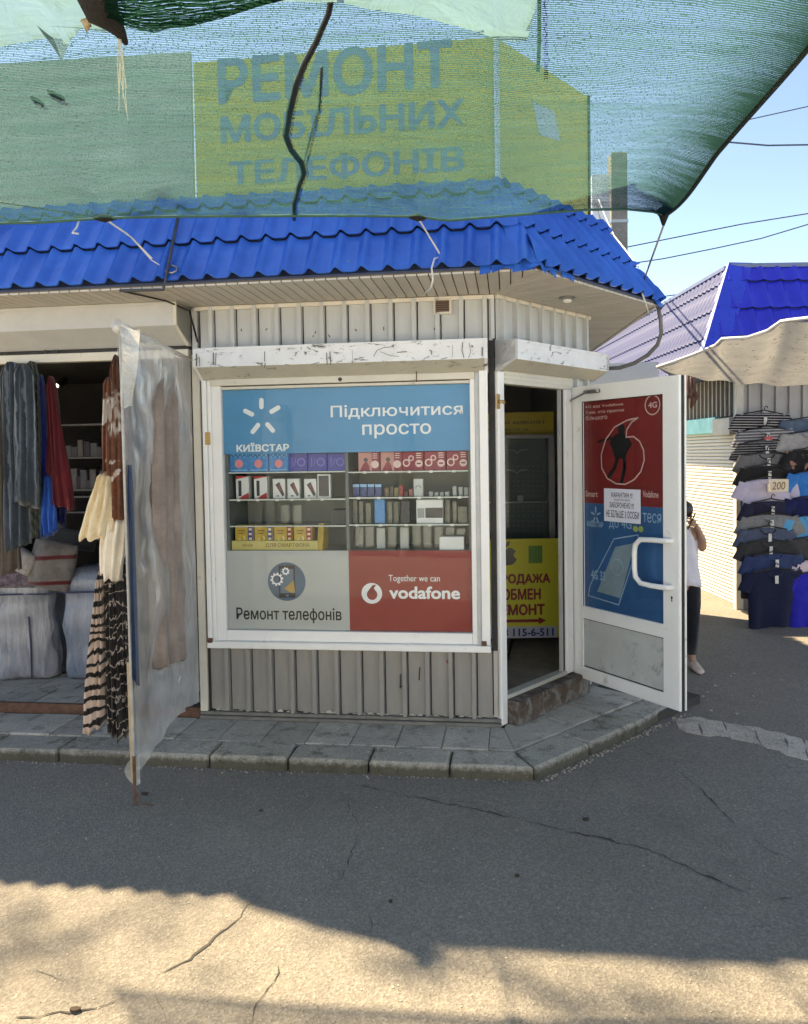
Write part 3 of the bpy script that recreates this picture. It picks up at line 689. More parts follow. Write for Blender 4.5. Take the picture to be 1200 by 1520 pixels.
obj('ceiling', MB().prism([(p.x, p.y) for p in (W_(TA, -4.8, .0), W_(TA, 0, 0.0), W_(TB, 0, .0), W_(TB, 1.15, 0.0), TC3 @ Vector((3.7, 0, 0)), W_(TA, -4.8, 4.2))], 2.785, 2.80, 'z'), INW, KIOSK)
# ---- soffit planks
def hp(p, q): # halfplane through 2d p,q
    a, b = q[1] - p[1], -(q[0] - p[0]); return a, b, a * p[0] + b * p[1]
E0 = Vector((.725, 4.282, 0)); E1 = Vector((1.752, 5.415, 0)); E2 = E1 + az(3) * 3.6; EL = TA @ Vector((-4.7, -.575, 0))
def soffit(T, pts, pitch=.064, phase=0):
    loc = [T.inverted() @ p for p in pts]; poly = [(p.x, p.y) for p in loc]
    x0 = min(p[0] for p in poly); x1 = max(p[0] for p in poly); x = x0 + phase
    so_ = obj('soffit', MB().prism(poly, 2.792, 2.80, 'z'), M('soffit_shadow_board', (.12, .10, .08), .8), KIOSK, T)
    while x < x1:
        q = clip(clip(poly, -1, 0, -(x + .0035)), 1, 0, x + pitch - .0035)
        if len(q) > 2: obj('soffit_plank', MB().prism(q, 2.781, 2.7915, 'z'), SOFF, so_, T)
        x += pitch
soffit(TA, [TA @ Vector((-4.7, 0, 0)), K0, E0, EL])
soffit(TB, [K0, K1, E1, E0])
soffit(TC3, [K1, P3, E2, E1], .05)
obj('soffit_trim', MB().box(.0, 1.16, -.024, -.002, 2.755, 2.780), TRIMB, KIOSK, TB, bevel=.003)
p = onplane(842, 441, Vector((0, 0, 2.781)), Vector((0, 0, 1)))
LMP = obj('soffit_lamp', MB().loft([[(p.x + r_ * cos(k * pi / 8), p.y + r_ * sin(k * pi / 8), z_) for k in range(16)] for r_, z_ in ((.05, 2.78), (.052, 2.768), (.036, 2.764))]), STEEL, KIOSK, smooth=40)
obj('lamp_bulb', MB().loft([[(p.x + r_ * cos(k * pi / 6), p.y + r_ * sin(k * pi / 6), z_) for k in range(12)] for r_, z_ in ((.03, 2.764), (.028, 2.752), (.012, 2.744))]), M('lamp_glass', (.7, .7, .68), .2), LMP, smooth=True)
# ---- door wall
corr(KIOSK, TB, .012, 1.15, 2.40, 2.775, CORRU, .147, .04)
corr(KIOSK, TB, .90, 1.15, .1, 2.40, CORRU, .147, .04)
DF = obj('door_frame', MB().box(.004, .066, -.022, .02, .082, 2.31), WHITE, KIOSK, TB, bevel=.004)
add('frame_head', MB().box(.067, .90, -.018, .05, 2.235, 2.318), CREAM, DF, TB, bevel=.003)
add('frame_head', MB().box(.067, .90, -.026, -.0185, 2.262, 2.27).box(.067, .90, -.026, -.0185, 2.29, 2.297), CREAM, DF, TB)
add('jamb', MB().box(.80, .885, -.02, .035, .24, 2.234), WHITE, DF, TB, bevel=.005)
add('jamb_seal', MB().box(.785, .7995, .0, .03, .26, 2.234), DARKGAP, DF, TB)
add('jamb_inner', MB().box(.768, .784, .004, .028, .26, 2.234), M('grey_upvc', (.42, .43, .42), .4), DF, TB)
add('threshold', MB().box(.067, .80, -.02, .05, .236, .262), M('metal_threshold', (.45, .45, .42), .4, .1, 10), DF, TB, bevel=.003)
obj('door_step', MB().box(.07, .98, -.10, .05, .08, .232), RUST, KIOSK, TB, bevel=.008)
s_, z_ = px2(TB, 741, 596, .03); add('latch_plate', MB().box(s_ - .02, s_ + .018, -.027, -.0225, z_ - .045, z_ + .045), BRASS, DF, TB, bevel=.003)
add('latch_knob', MB().tube([(s_, -.03, z_), (s_ + .02, -.05, z_), (s_ + .035, -.045, z_ - .008)], .009, 8), BRASS, DF, TB)
# ---- door leaf
LW, LT, LZ0, LZ1 = .958, .055, .212 - .21, 2.252 - .21
DOOR = obj('door_leaf', MB().box(0, .097, 0, LT, LZ0, LZ1).box(.843, LW, 0, LT, LZ0, LZ1).box(.097, .843, 0, LT, LZ0, .078).box(.097, .843, 0, LT, .436, .505).box(.097, .843, 0, LT, 1.945, LZ1), WHITE, KIOSK, TL, bevel=.002)
add('door_edge', MB().box(LW, LW + .004, .003, .02, 0, LZ1).box(LW, LW + .01, .045, .058, 0, LZ1), WHITE, DOOR, TL)
add('edge_seal', MB().box(LW, LW + .005, .021, .044, 0, LZ1), DARKGAP, DOOR, TL)
gb = MB()
for (a, b, c, d) in ((.097, .843, .505, 1.945), (.097, .843, .078, .436)):
    gb.box(a, a + .012, .001, .012, c, d); gb.box(b - .006, b, .001, .012, c, d); gb.box(a + .012, b - .006, .001, .010, c, c + .008); gb.box(a + .012, b - .006, .001, .010, d - .008, d)
add('glazing_bead', gb, WHITE, DOOR, TL)
add('glazing_seal', MB().box(.1095, .114, .0065, .0125, .513, 1.937).box(.832, .8365, .0065, .0125, .513, 1.937).box(.114, .832, .0065, .0125, 1.932, 1.937).box(.114, .832, .0065, .0125, .087, .092).box(.114, .832, .0065, .0125, .422, .427), DARKGAP, DOOR, TL)
add('lower_panel', MB().box(.097, .843, .014, .04, .07, .44), M('dirty_door_panel', (.46, .49, .48), .45, .1, 5, dirt=((.24, .25, .22), .57, 6)), DOOR, TL)
add('door_glass', MB().box(.11, .838, .0145, .0175, .512, 1.938), GLASS, DOOR, TL)
def LB(x0, y0, x1, y1): return tbox(TL, x0, y0, x1, y1, -.018)
zr = px2(TL, 925, 750, -.018)[1]
DR = M('poster_dark_red', (.20, .016, .016), .5, .1, 3); DB = M('poster_deep_blue', (.02, .10, .26), .5, .2, 3)
add('poster_red', MB().box(.11, .838, .0225, .026, zr, 1.938), DR, DOOR, TL)
add('poster_blue', MB().box(.11, .838, .0225, .026, .512, zr - .0005), DB, DOOR, TL)
FP = M('film_pale_pink', (.62, .42, .40), .5, .05); FLB = M('film_light_blue', (.30, .45, .62), .5, .1); yl = .0215
text('4G', DOOR, TL, LB(962, 596, 975, 606), FP, yl, .03)
cx, cz = px2(TL, 968.5, 601, -.02); add('round_mark', MB().ring(cx, cz, .056, .064, yl), FP, DOOR, TL, fix=False)
text('4G від Vodafone.', DOOR, TL, LB(868, 597, 926, 607), FP, yl, .01)
text('Тим, хто прагне', DOOR, TL, LB(869, 606, 926, 616), FP, yl, .01)
text('більшого', DOOR, TL, LB(869, 615, 901, 624), FP, yl, .01)
text('Vodafone', DOOR, TL, LB(954, 729, 977, 738), FP, yl, .02)
text('Smart', DOOR, TL, LB(869, 729, 887, 737), FP, yl, .02)
mk = MB(); pr = [px2(TL, *q, -.018) for q in ((947, 620), (930, 624), (912, 634), (899, 652), (892, 675), (893, 695), (901, 710), (914, 718), (928, 719), (941, 712), (951, 700), (956, 683), (955, 668), (949, 655), (940, 648), (929, 649), (930, 638), (937, 627), (947, 620))]
for a, b in zip(pr[:-1], pr[1:]): mk.bar2(a[0], a[1], b[0], b[1], .009, yl)
add('speech_mark_outline', mk, FP, DOOR, TL, fix=False)
# dark posed figure printed on the poster
fg = MB(); yq = yl + .0005
hd = px2(TL, 922, 637, -.018); fg.disc(hd[0], hd[1], .033, yq, 14, .036)
sh = [px2(TL, *q, -.018) for q in ((913, 645), (922, 642), (930, 645), (934, 655), (931, 668), (928, 680), (913, 682), (909, 668), (904, 656))]; fg.face([(p[0], yq, p[1]) for p in sh])
for pp in (((926, 678), (927, 694), (922, 716)), ((916, 680), (912, 694), (903, 708)), ((908, 650), (897, 653), (888, 656)), ((931, 650), (936, 660), (930, 668))):
    q_ = [px2(TL, *p, -.018) for p in pp]
    for a, b in zip(q_[:-1], q_[1:]): fg.bar2(a[0], a[1], b[0], b[1], .030 if pp[0][1] > 670 else .018, yq)
add('printed_figure', fg, FK, DOOR, TL, fix=False)
sb = MB(); c_ = px2(TL, 884, 765, -.018)
for k in range(5):
    a = pi / 2 + k * 2 * pi / 5; sb.bar2(c_[0] + .016 * cos(a), c_[1] + .022 * sin(a), c_[0] + .042 * cos(a), c_[1] + .055 * sin(a), .013, yl)
add('star_emblem', sb, FLB, DOOR, TL, fix=False)
text('КИЇВСТАР', DOOR, TL, LB(871, 773, 895, 781), FLB, yl, .02)
text('до 4G', DOOR, TL, LB(904, 772, 937, 785), FLB, yl, .0)
text('теся', DOOR, TL, LB(954, 763, 981, 775), FLB, yl, .0)
e_ = MB(); a = px2(TL, 943, 785, -.018); e_.disc(a[0], a[1], .022, yl, 16, .02); a = px2(TL, 951, 785.5, -.018); e_.disc(a[0], a[1], .022, yl, 16, .02); add('smiley_mark', e_, M('film_yellow_green', (.35, .45, .12), .5), DOOR, TL, fix=False)
ph = MB(); q_ = [px2(TL, *q, -.018) for q in ((913, 812), (942, 806), (920, 888), (886, 878))]; ph.face([(p[0], yl + .0006, p[1]) for p in q_])
add('printed_phone', ph, M('film_blue_grey', (.22, .30, .36), .5, .2, 6), DOOR, TL, fix=False)
ph = MB(); q_ = [px2(TL, *q, -.018) for q in ((911, 800), (947, 794), (948, 806), (918, 898), (873, 884), (876, 868))]
for a, b in zip(q_, q_[1:] + q_[:1]): ph.bar2(a[0], a[1], b[0], b[1], .007, yl)
a = px2(TL, 916, 842, -.018); ph.ring(a[0], a[1], .05, .055, yl)
add('printed_phone_outline', ph, FLB, DOOR, TL, fix=False)
text('4G 33', DOOR, TL, LB(877, 849, 898, 859), FLB, yl, .02)
# handle, keyhole, hinges, closer
hp_ = [(.905, -.0, 1.04), (.905, -.045, 1.04), (.80, -.062, 1.04), (.715, -.066, 1.035), (.672, -.066, 1.0), (.664, -.066, .95), (.664, -.066, .845), (.672, -.066, .795), (.715, -.066, .76), (.80, -.062, .755), (.905, -.045, .755), (.905, 0, .755)]
add('handle', MB().tube(hp_, .0165, 12), M('white_handle_plastic', (.78, .79, .79), .25, .02), DOOR, TL, smooth=50)
kz = px2(TL, 996, 838)[1] - .21; add('keyhole', MB().disc(.905, kz + .008, .008, -.0012, 12).box(.901, .909, -.0016, -.0012, kz - .016, kz + .006), BLACKP, DOOR, TL, fix=False)
for zz in (.25, 1.04, 1.82): add('hinge', MB().tube([(-.012, -.014, zz), (-.012, -.014, zz + .10)], .011, 8), STEEL, DOOR, TL, smooth=40)
add('door_closer', MB().box(.16, .30, -.03, -.001, 1.985, 2.01), STEEL, DOOR, TL, bevel=.004)
add('closer_arm', MB().tube([(.22, -.035, 2.0), (.06, -.05, 1.95), (-.06, .06, 1.93)], .006), STEEL, DOOR, TL)
NT = obj('paper_notice', MB().box(*[LB(898, 727, 952, 773)[0], LB(898, 727, 952, 773)[1]], -.001, .0, LB(898, 727, 952, 773)[2], LB(898, 727, 952, 773)[3]), M('white_paper', (.66, .68, .78), .7, .03), None, TL @ Matrix.Translation((0, .0135, 0)))
tag(NT, 'white paper notice with printed rules taped on the glass of the open door', 'notice')
TN = TL @ Matrix.Translation((0, .0135, 0)); INK = M('printer_ink', (.06, .06, .10), .6)
for s_, b_, bo in (('КАРАНТИН !!!', (909, 732, 940, 738), .02), ('входити без маски', (913, 740, 936, 744), 0), ('ЗАБОРОНЕНО !!!', (906, 747, 942, 753), .02), ('НЕ БІЛЬШЕ 3 ОСОБИ', (901, 760, 950, 767), .02)):
    text(s_, NT, TN, LB(*b_), INK, -.0015, bo)
# ---- metal tile roofs
TW, TH = .147, .30
def tile_mesh(name, wd=TW, ht=TH, m=BLUE, amp=.040, step=.026, n=14):
    mb = MB()
    def hgt(t):      # broad trough, narrow crest on the left of each module
        c = .5 + .5 * cos(2 * pi * t); return amp * (c ** 3.6)
    for j in (0, 1):
        for i in range(n + 1):
            t = i / n; mb.v.append((t * wd, j * ht, hgt(t) + (step if j == 0 else 0) + .004))
    for i in range(n): mb.f.append([i, i + 1, n + 2 + i, n + 1 + i]); mb.m.append(0)
    b = len(mb.v)
    for i in range(n + 1):
        t = i / n; mb.v.append((t * wd, .002, hgt(t) + step - .005))
    # rolled lower lip: a thin edge only, the gap below it stays open
    for i in range(n): mb.f.append([b + i, b + i + 1, i + 1, i]); mb.m.append(0)
    return mesh_of(name, mb, m, smooth=40, fix=False)
def plane_T(p, u, slope):
    """roof plane frame: x along the eave, y up the slope, z outward normal"""
    u = u.normalized(); inw = Vector((-u.y, u.x, 0)); a = math.atan(slope)
    y = inw * cos(a) + Vector((0, 0, sin(a))); z = u.cross(y)
    return Matrix(((u.x, y.x, z.x, p.x), (u.y, y.y, z.y, p.y), (u.z, y.z, z.z, p.z), (0, 0, 0, 1)))
def lay(roof, T, x0, nx, ny, me, planes, wd=TW, ht=TH, phase=0):
    """planes: (point, normal) world half-spaces; keep the side the normal points away from"""
    for j in range(ny):
        for i in range(nx):
            M_ = T @ Matrix.Translation((x0 + i * wd, j * ht, 0))
            cs = [M_ @ Vector(c) for c in ((0, 0, 0), (wd, 0, 0), (0, ht, 0), (wd, ht, 0))]
            ins = True; cut = []
            for P, n_ in planes:
                d = [(c - P).dot(n_) for c in cs]
                if min(d) > -.01: ins = False; break
                if max(d) > 0: cut.append((P, n_))
            if not ins: continue
            if not cut: link(bpy.data.objects.new('roof_tile', me), M_, roof); continue
            m2 = me.copy(); bm = bmesh.new(); bm.from_mesh(m2); Mi = M_.inverted()
            for P, n_ in cut:
                lp = Mi @ P; ln = Mi.to_3x3() @ n_
                bmesh.ops.bisect_plane(bm, geom=bm.verts[:] + bm.edges[:] + bm.faces[:], plane_co=lp, plane_no=ln.normalized(), clear_outer=True)
            bm.to_mesh(m2); k = len(bm.faces); bm.free()
            if k: link(bpy.data.objects.new('roof_tile', m2), M_, roof)
SLP = 1.54; ZE = 2.80
def hipdir(n1, n2):      # n outward horizontal normals; direction with dz = 1
    A = Matrix(((n1.x, n1.y, 0), (n2.x, n2.y, 0), (0, 0, 1))); v = A.inverted() @ Vector((-1 / SLP, -1 / SLP, 1)); return v
NA_, NB_, NC_ = -TA.col[1].to_3d(), -TB.col[1].to_3d(), -TC3.col[1].to_3d()
Z3 = Vector((0, 0, ZE)); h1 = hipdir(NA_, NB_); h2 = hipdir(NB_, NC_)
E0z, E1z = E0 + Z3, E1 + Z3
RT = .60                                   # vertical rise of the mansard
ROOF = obj('roof', MB().prism([(p.x, p.y) for p in (EL, E0, E1, E2, TA @ Vector((-4.9, 4.4, 0)))], 2.801, 2.812, 'z'), M('roof_underlay', (.03, .05, .12), .7), KIOSK)
a_ = EL + Z3
hn1 = (h1.cross(Vector((0, 0, 1)))).normalized(); hn1 = hn1 if hn1.dot(E1 - E0) > 0 else -hn1
hn2 = (h2.cross(Vector((0, 0, 1)))).normalized(); hn2 = hn2 if hn2.dot(E2 - E1) > 0 else -hn2
tm = tile_mesh('roof_tile')
PAT = plane_T(E0z, az(97.6), SLP); PBT = plane_T(E0z, E1 - E0, SLP); PCT = plane_T(E1z, E2 - E1, SLP)
topcut = (Vector((0, 0, ZE + RT)), Vector((0, 0, 1)))
lay(ROOF, PAT, -TW * 33 - .06, 36, 4, tm, [(E0z, hn1), topcut])
lay(ROOF, PBT, -TW * 3 + .03, 16, 4, tm, [(E0z, -hn1), (E1z, hn2), topcut])
lay(ROOF, PCT, -TW * 4, 30, 4, tm, [(E1z, -hn2), (E2 + Z3, az(3)), topcut])
def sl(p, u, n_, rise): return p + n_ * (-rise / SLP) + Vector((0, 0, rise))
deck = MB(); dz_ = Vector((0, 0, -.012))
t0 = E0z + h1 * RT; t1 = E1z + h2 * RT; t2 = sl(E2 + Z3, None, NC_, RT); tl = sl(EL + Z3, None, NA_, RT)
for q in ((EL + Z3, E0z, t0, tl), (E0z, E1z, t1, t0), (E1z, E2 + Z3, t2, t1)): deck.face([p + dz_ for p in q])
bkl = TA @ Vector((-4.9, 4.4, ZE + RT)); deck.face([tl, t0, t1, t2, bkl]); deck.face([E2 + Z3, t2, bkl, bkl - Vector((0, 0, RT))])
obj('roof_deck', deck, MATS['roof_underlay'], ROOF, fix=False)
def hipcap(parent, p, h, rise, sa, sb, m, wd=.085, lift=.028, name='hip_cap', crumple=0, start=-.02):
    """folded strip over a hip; sa, sb = directions lying in the two roof planes, across the hip"""
    mb = MB(); r = random.Random(4); nn = 14
    rows = []
    for k in range(nn + 1):
        t = start + (rise - start) * k / nn; c = p + h * t
        cr = crumple * max(0, 1 - k / 5)
        j = lambda: Vector((r.uniform(-cr, cr), r.uniform(-cr, cr), r.uniform(-cr, cr)))
        up = (sa + sb).normalized() * -1
        rows.append([c + sa * wd + up * .012 + j(), c + sa * wd * .5 + up * (lift * .8) + j(), c + up * lift + j(), c + sb * wd * .5 + up * (lift * .8) + j(), c + sb * wd + up * .012 + j()])
    for a, b in zip(rows[:-1], rows[1:]):
        for i in range(4): mb.face([a[i], a[i + 1], b[i + 1], b[i]])
    return obj(name, mb, m, parent, fix=False)
def across(h, n_, side):       # unit vector in roof plane with outward normal n_, perpendicular to hip
    N_ = (n_ * SLP + Vector((0, 0, 1))).normalized(); v = N_.cross(h).normalized(); return v if v.dot(side) > 0 else -v
hipcap(ROOF, E0z, h1, RT, across(h1, NA_, EL - E0), across(h1, NB_, E1 - E0), BLUE, crumple=.012)
hipcap(ROOF, E1z, h2, RT, across(h2, NB_, E0 - E1), across(h2, NC_, E2 - E1), BLUE, .07, .02, start=-.03)
# dented flashing at the eave corner
dm = MB(); dr = random.Random(21)
for k in range(10):
    a = EL.lerp(E0, 1 - k * .012) if k < 5 else E0.lerp(E1, (k - 4) * .045)
    b = EL.lerp(E0, 1 - (k + 1) * .012) if k < 5 else E0.lerp(E1, (k - 3) * .045)
    u_ = Vector((0, 0, ZE)); o_ = Vector((dr.uniform(-.012, .012), -.015 + dr.uniform(-.01, .01), 0))
    dm.face([a + u_ + Vector((0, 0, .02)), b + u_ + Vector((0, 0, .02)), b + u_ + o_ - Vector((0, 0, dr.uniform(.0, .035))), a + u_ + o_ - Vector((0, 0, dr.uniform(.0, .035)))])
obj('bent_flashing', dm, BLUE, ROOF, fix=False, kind='stuff')
obj('eave_strip', MB().tube([EL + Vector((0, .03, ZE - .005)), E0 + Vector((-.02, .03, ZE - .005))], .012, 5).tube([E0 + Vector((-.02, .03, ZE - .005)), E1 + Vector((-.03, 0, ZE - .005))], .011, 5).tube([E1 + Vector((-.03, 0, ZE - .008)), E2 + Vector((-.03, 0, ZE - .008))], .014, 5), M('dark_eave_strip', (.06, .055, .05), .7), ROOF)
for (x, y, pl_) in ((141, 412, PAT), (15, 420, PAT), (391, 398, PAT), (518, 390, PAT)):
    n_ = pl_.col[2].to_3d(); q = onplane(x, y, pl_.translation + n_ * .012, n_); obj('roof_screw', MB().tube([q, q + n_ * .012], .008, 8), STEEL, ROOF)

# ================================================================== ROOFTOP SIGN
YEL = M('sign_yellow_vinyl', (.40, .39, .08), .5, .08, 3); SBL = M('sign_blue_vinyl', (.12, .22, .33), .5, .1, 3)
S_ = E0z + h1 * .60; TS = frame(Vector((S_.x, S_.y, 0)), az(97.6)); TS2 = frame(Vector((S_.x, S_.y, 0)), az(42.4))
zt = px2(TS, 735, 55)[1]; sl_ = px2(TS, 290, 200)[0]; sr = px2(TS2, 873, 250)[0]; zb = ZE + .60
SIGN = thing('rooftop_sign', 'tall yellow two-sided corner sign with blue lettering on the kiosk roof behind the net', 'sign', TS)
obj('front_panel', MB().box(sl_, -.005, 0, .04, zb, zt), YEL, SIGN, TS)
obj('side_panel', MB().box(.005, sr, 0, .04, zb + .01, zt), YEL, SIGN, TS2)
obj('corner_profile', MB().box(-.02, .02, -.012, .0, zb, zt + .01), M('bare_aluminium', (.6, .62, .62), .35, .05, 8, .7), SIGN, TS2)
obj('side_edge', MB().box(sr, sr + .02, -.01, .05, zb, zt + .01), BLACKP, SIGN, TS2)
obj('support_leg', MB().box(sl_ + .2, sl_ + .24, .04, .08, zb - .3, zb), STEEL, SIGN, TS); obj('support_leg', MB().box(sr - .1, sr - .06, .04, .08, zb - .3, zb + .01), STEEL, SIGN, TS2)
text('РЕМОНТ', SIGN, TS, (px2(TS, 325, 160)[0], px2(TS, 672, 90)[0], px2(TS, 345, 155)[1], px2(TS, 345, 85)[1]), SBL, -.003, .03)
text('МОБІЛЬНИХ', SIGN, TS, (px2(TS, 328, 190)[0], px2(TS, 690, 190)[0], px2(TS, 340, 213)[1], px2(TS, 340, 172)[1]), SBL, -.003, .03)
text('ТЕЛЕФОНІВ', SIGN, TS, (px2(TS, 340, 260)[0], px2(TS, 690, 260)[0], px2(TS, 350, 277)[1], px2(TS, 350, 238)[1]), SBL, -.003, .03)
pm = MB(); q = [px2(TS2, *p) for p in ((790, 150), (822, 165), (832, 210), (800, 200))]; pm.face([(p[0], -.003, p[1]) for p in q]); obj('printed_phone', pm, M('film_pale_blue', (.35, .45, .55), .5), SIGN, TS2, fix=False)
xb_ = px2(TS, -40, 90)[0]; zbt = px2(TS, 150, 88)[1]
BRD = obj('grey_signboard', MB().prism([(xb_ - .3, zb - .25), (sl_ - .02, zb - .25), (sl_ - .02, px2(TS, 280, 77)[1]), (xb_, px2(TS, 0, 93)[1]), (xb_ - .1, zbt - .05), (xb_ - .3, zbt - .35)], 0, .03, 'y'), M('pale_green_board', (.30, .36, .31), .6, .15, 2), None, TS)
tag(BRD, 'plain weathered grey-green board on the kiosk roof left of the yellow sign', 'signboard')
# ================================================================== POLE, CABLES, WIRES
pt = aty(916.5, 230, 15.5); 
UP = thing('utility_pole', 'square grey concrete utility pole rising behind the kiosk roof', 'utility pole', Matrix.Translation((pt.x, 15.5, 0)))
obj('shaft', MB().box(-.155, .155, -.15, .15, 0, pt.z), POLE, UP, Matrix.Translation((pt.x, 15.5, 0)), bevel=.012)
obj('cable_clamp', MB().box(-.165, .165, -.16, .16, 6.2, 6.26), STEEL, UP, Matrix.Translation((pt.x, 15.5, 0)))
a = aty(877, 262, 15.2); b = aty(904, 336, 15.2)
mt = MB().box(a.x, b.x, 15.1, 15.33, b.z, a.z); MTR = obj('meter_cabinet', mt, M('cabinet_white', (.62, .62, .66), .5), None, bevel=.01)
tag(MTR, 'square white meter cabinet fixed beside the concrete pole', 'cabinet')
a2 = aty(862, 338, 15.1); b2 = aty(905, 425, 15.1)
CHN = obj('chimney_block', MB().box(a2.x, b2.x, 15.0, 15.5, .1, a2.z), M('sooty_brick', (.14, .12, .11), .9, .3, 10, bmp=.6), None); tag(CHN, 'low grey-brown masonry stack at the foot of the concrete pole behind the roof', 'masonry stack')
cm = MB(); cm.tube([aty(*q) for q in ((884, 300, 14.9), (892, 328, 14.0), (905, 355, 11.0), (925, 380, 8.0), (944, 402, 6.2), (962, 430, 5.75), (977, 452, 5.45))], .011, 6)
c1 = obj('power_cable', cm, BLACKP, None, smooth=True); tag(c1, 'thick black cable running down along the right edge of the blue kiosk roof', 'cable')
cm = MB(); cm.tube([aty(*q) for q in ((889, 296, 14.9), (899, 322, 14.0), (912, 350, 11.0), (932, 375, 8.0), (948, 396, 6.2))], .008, 6)
c1 = obj('power_cable', cm, M('white_cable', (.7, .7, .68), .5), None, smooth=True); tag(c1, 'thin white cable beside the black one above the kiosk roof edge', 'cable')
lp = [(977, 455, 5.42), (981, 475, 5.42), (982, 495, 5.45), (976, 512, 5.5), (962, 527, 5.55), (942, 539, 5.6), (920, 546, 5.65), (900, 547, 5.75)]
cm = MB(); cm.tube([aty(*q) for q in lp], .014, 8); c1 = obj('power_cable', cm, M('grey_cable', (.13, .13, .13), .5), None, smooth=True); tag(c1, 'grey cable hanging in a wide loop from the right roof tip to the shutter box', 'cable')
def wire(pp, Y, r_=.012, lab='', sag=0):
    a, b = aty(*pp[0], Y), aty(*pp[-1], Y)
    pts = [aty(x, y, Y) for x, y in pp]
    d = pts[-1] - pts[-2]; pts.append(pts[-1] + d * 4); d = pts[0] - pts[1]; pts.insert(0, pts[0] + d * (.5 if pp[0][0] > 1090 else .05))
    o = obj('overhead_wire', MB().tube(pts, r_, 5), M('wire_black', (.07, .08, .10), .6), None); tag(o, lab, 'wire')
wire([(930, 367), (1000, 353), (1100, 333), (1200, 317)], 16, .012, 'upper of the two thin wires sloping up from the concrete pole to the right')
wire([(932, 392), (985, 384), (1060, 369), (1130, 354), (1200, 333)], 16, .012, 'lower of the two thin wires sloping up from the concrete pole to the right')
wire([(978, 441), (1000, 438), (1022, 435)], 16, .011, 'short stretch of wire just above the ridge of the far blue roof')
wire([(1060, 188), (1110, 178), (1200, 158)], 16, .011, 'topmost thin dark wire crossing the sky right of the net')
wire([(1040, 204), (1080, 211), (1140, 216), (1200, 215)], 12, .013, 'pale slack wire in the sky just right of the net edge')

# ================================================================== FAR PAVILION
FX, FY = 3.74, 8.80
PAVL = thing('far_pavilion', 'second market pavilion with blue metal-tile roof and a long sunlit white roller shutter', 'pavilion', Matrix.Translation((FX, FY, 0)))
TFL = frame(Vector((3.66, 15.0, 0)), Vector((.012, -1, 0)))   # x runs towards us, y points into the building (+x)
# frame() puts y to the left of u: u = -Y  ->  y = +X
zt0, zt1 = px2(TFL, 1077, 617)[1], px2(TFL, 1077, 655)[1]
LEN = 6.2
CW = M('sunlit_cream_shutter', (.62, .59, .52), .5, .04, 4); CY = M('turquoise_trim', (.16, .56, .55), .4, .05, 3)
GW = M('grey_profile_sheet', (.26, .24, .21), .5, .1, 4, stretch=(3, 3, .5))
obj('side_wall', MB().box(0, LEN, .05, .12, 0, 2.6), GW, PAVL, TFL)
SHT = obj('roller_shutter', MB().box(0, LEN - .02, .03, .048, .02, 2.12), M('shutter_gap', (.38, .35, .29), .6), PAVL, TFL)
nsl = 50; sp_ = 2.06 / nsl
slat = mesh_of('shutter_slat', MB().prism([(.0285, .003), (.012, .006), (.006, sp_ * .5), (.012, sp_ - .006), (.0285, sp_ - .004)], .0, LEN - .02, 'x'), CW)
for k in range(nsl): link(bpy.data.objects.new('shutter_slat', slat), TFL @ Matrix.Translation((0, 0, .03 + k * sp_)), SHT)
obj('shutter_foot', MB().box(0, LEN, .0, .05, 0, .03), M('foot_rail', (.3, .26, .2), .7), PAVL, TFL)
a, b = px2(TFL, 1070, 618)[0], px2(TFL, 1070, 645)
obj('shutter_trim', MB().box(0, a, -.07, .05, px2(TFL, 1060, 643, .07)[1], px2(TFL, 1060, 619, .07)[1]), CY, PAVL, TFL, bevel=.006)
obj('shutter_trim_end', MB().box(a + .002, LEN, -.10, .05, px2(TFL, 1085, 645, .1)[1], px2(TFL, 1085, 619, .1)[1]), M('beige_box', (.42, .38, .32), .5), PAVL, TFL, bevel=.006)
corr(PAVL, TFL, 0, LEN - .02, px2(TFL, 1060, 619, .1)[1], 2.75, GW, .12, .02, 'corrugated_wall')
FCX, FCY = 3.735, 8.80
TFF = frame(Vector((FCX, FCY, 0)), Vector((1, 0, 0)))
obj('corner_post', MB().box(-.03, .05, -.02, .06, 0, 2.6), M('pale_corner', (.62, .58, .5), .5), PAVL, TFF)
corr(PAVL, TFF, .05, 3.2, 2.10, 2.75, M('grey_profile_sheet_front', (.40, .38, .36), .5, .1, 4), .15, .05, 'corrugated_wall')
obj('front_wall', MB().box(.05, 3.2, .02, .08, 0, 2.1), M('dark_front_wall', (.10, .095, .09), .7), PAVL, TFF)
obj('front_trim', MB().box(.05, 3.2, -.10, .02, 1.96, 2.09), CY, PAVL, TFF, bevel=.006)
# roof
RZ = 2.66; hpz = aty(1085, 397, 8.75); RIDGE = hpz.z
SL2 = 2.2; rise = RIDGE - RZ; run = rise / SL2
cE = Vector((hpz.x - run, hpz.y - run, RZ))          # eave corner
FR_ = obj('roof', MB().box(cE.x + .05, cE.x + 4.5, cE.y + .05, 14.9, RZ - .02, RZ), MATS['roof_underlay'], PAVL)
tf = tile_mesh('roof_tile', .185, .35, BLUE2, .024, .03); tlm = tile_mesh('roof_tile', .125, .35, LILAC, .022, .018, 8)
def plT(p, u, slope): return plane_T(p, u, slope)
PF = plT(cE, Vector((1, 0, 0)), SL2); PLL = plT(Vector((cE.x, 14.9, RZ)), Vector((0, -1, 0)), SL2)
hh = Vector((run, run, rise)) / rise; hn = hh.cross(Vector((0, 0, 1))).normalized(); hn = hn if hn.dot(Vector((-1, 1, 0))) > 0 else -hn
tc = (Vector((0, 0, RIDGE)), Vector((0, 0, 1)))
lay(FR_, PF, -.1, 22, 5, tf, [(cE, hn), tc], .185, .35)
lay(FR_, PLL, 0, 66, 5, tlm, [(cE, -hn), tc], .125, .35)
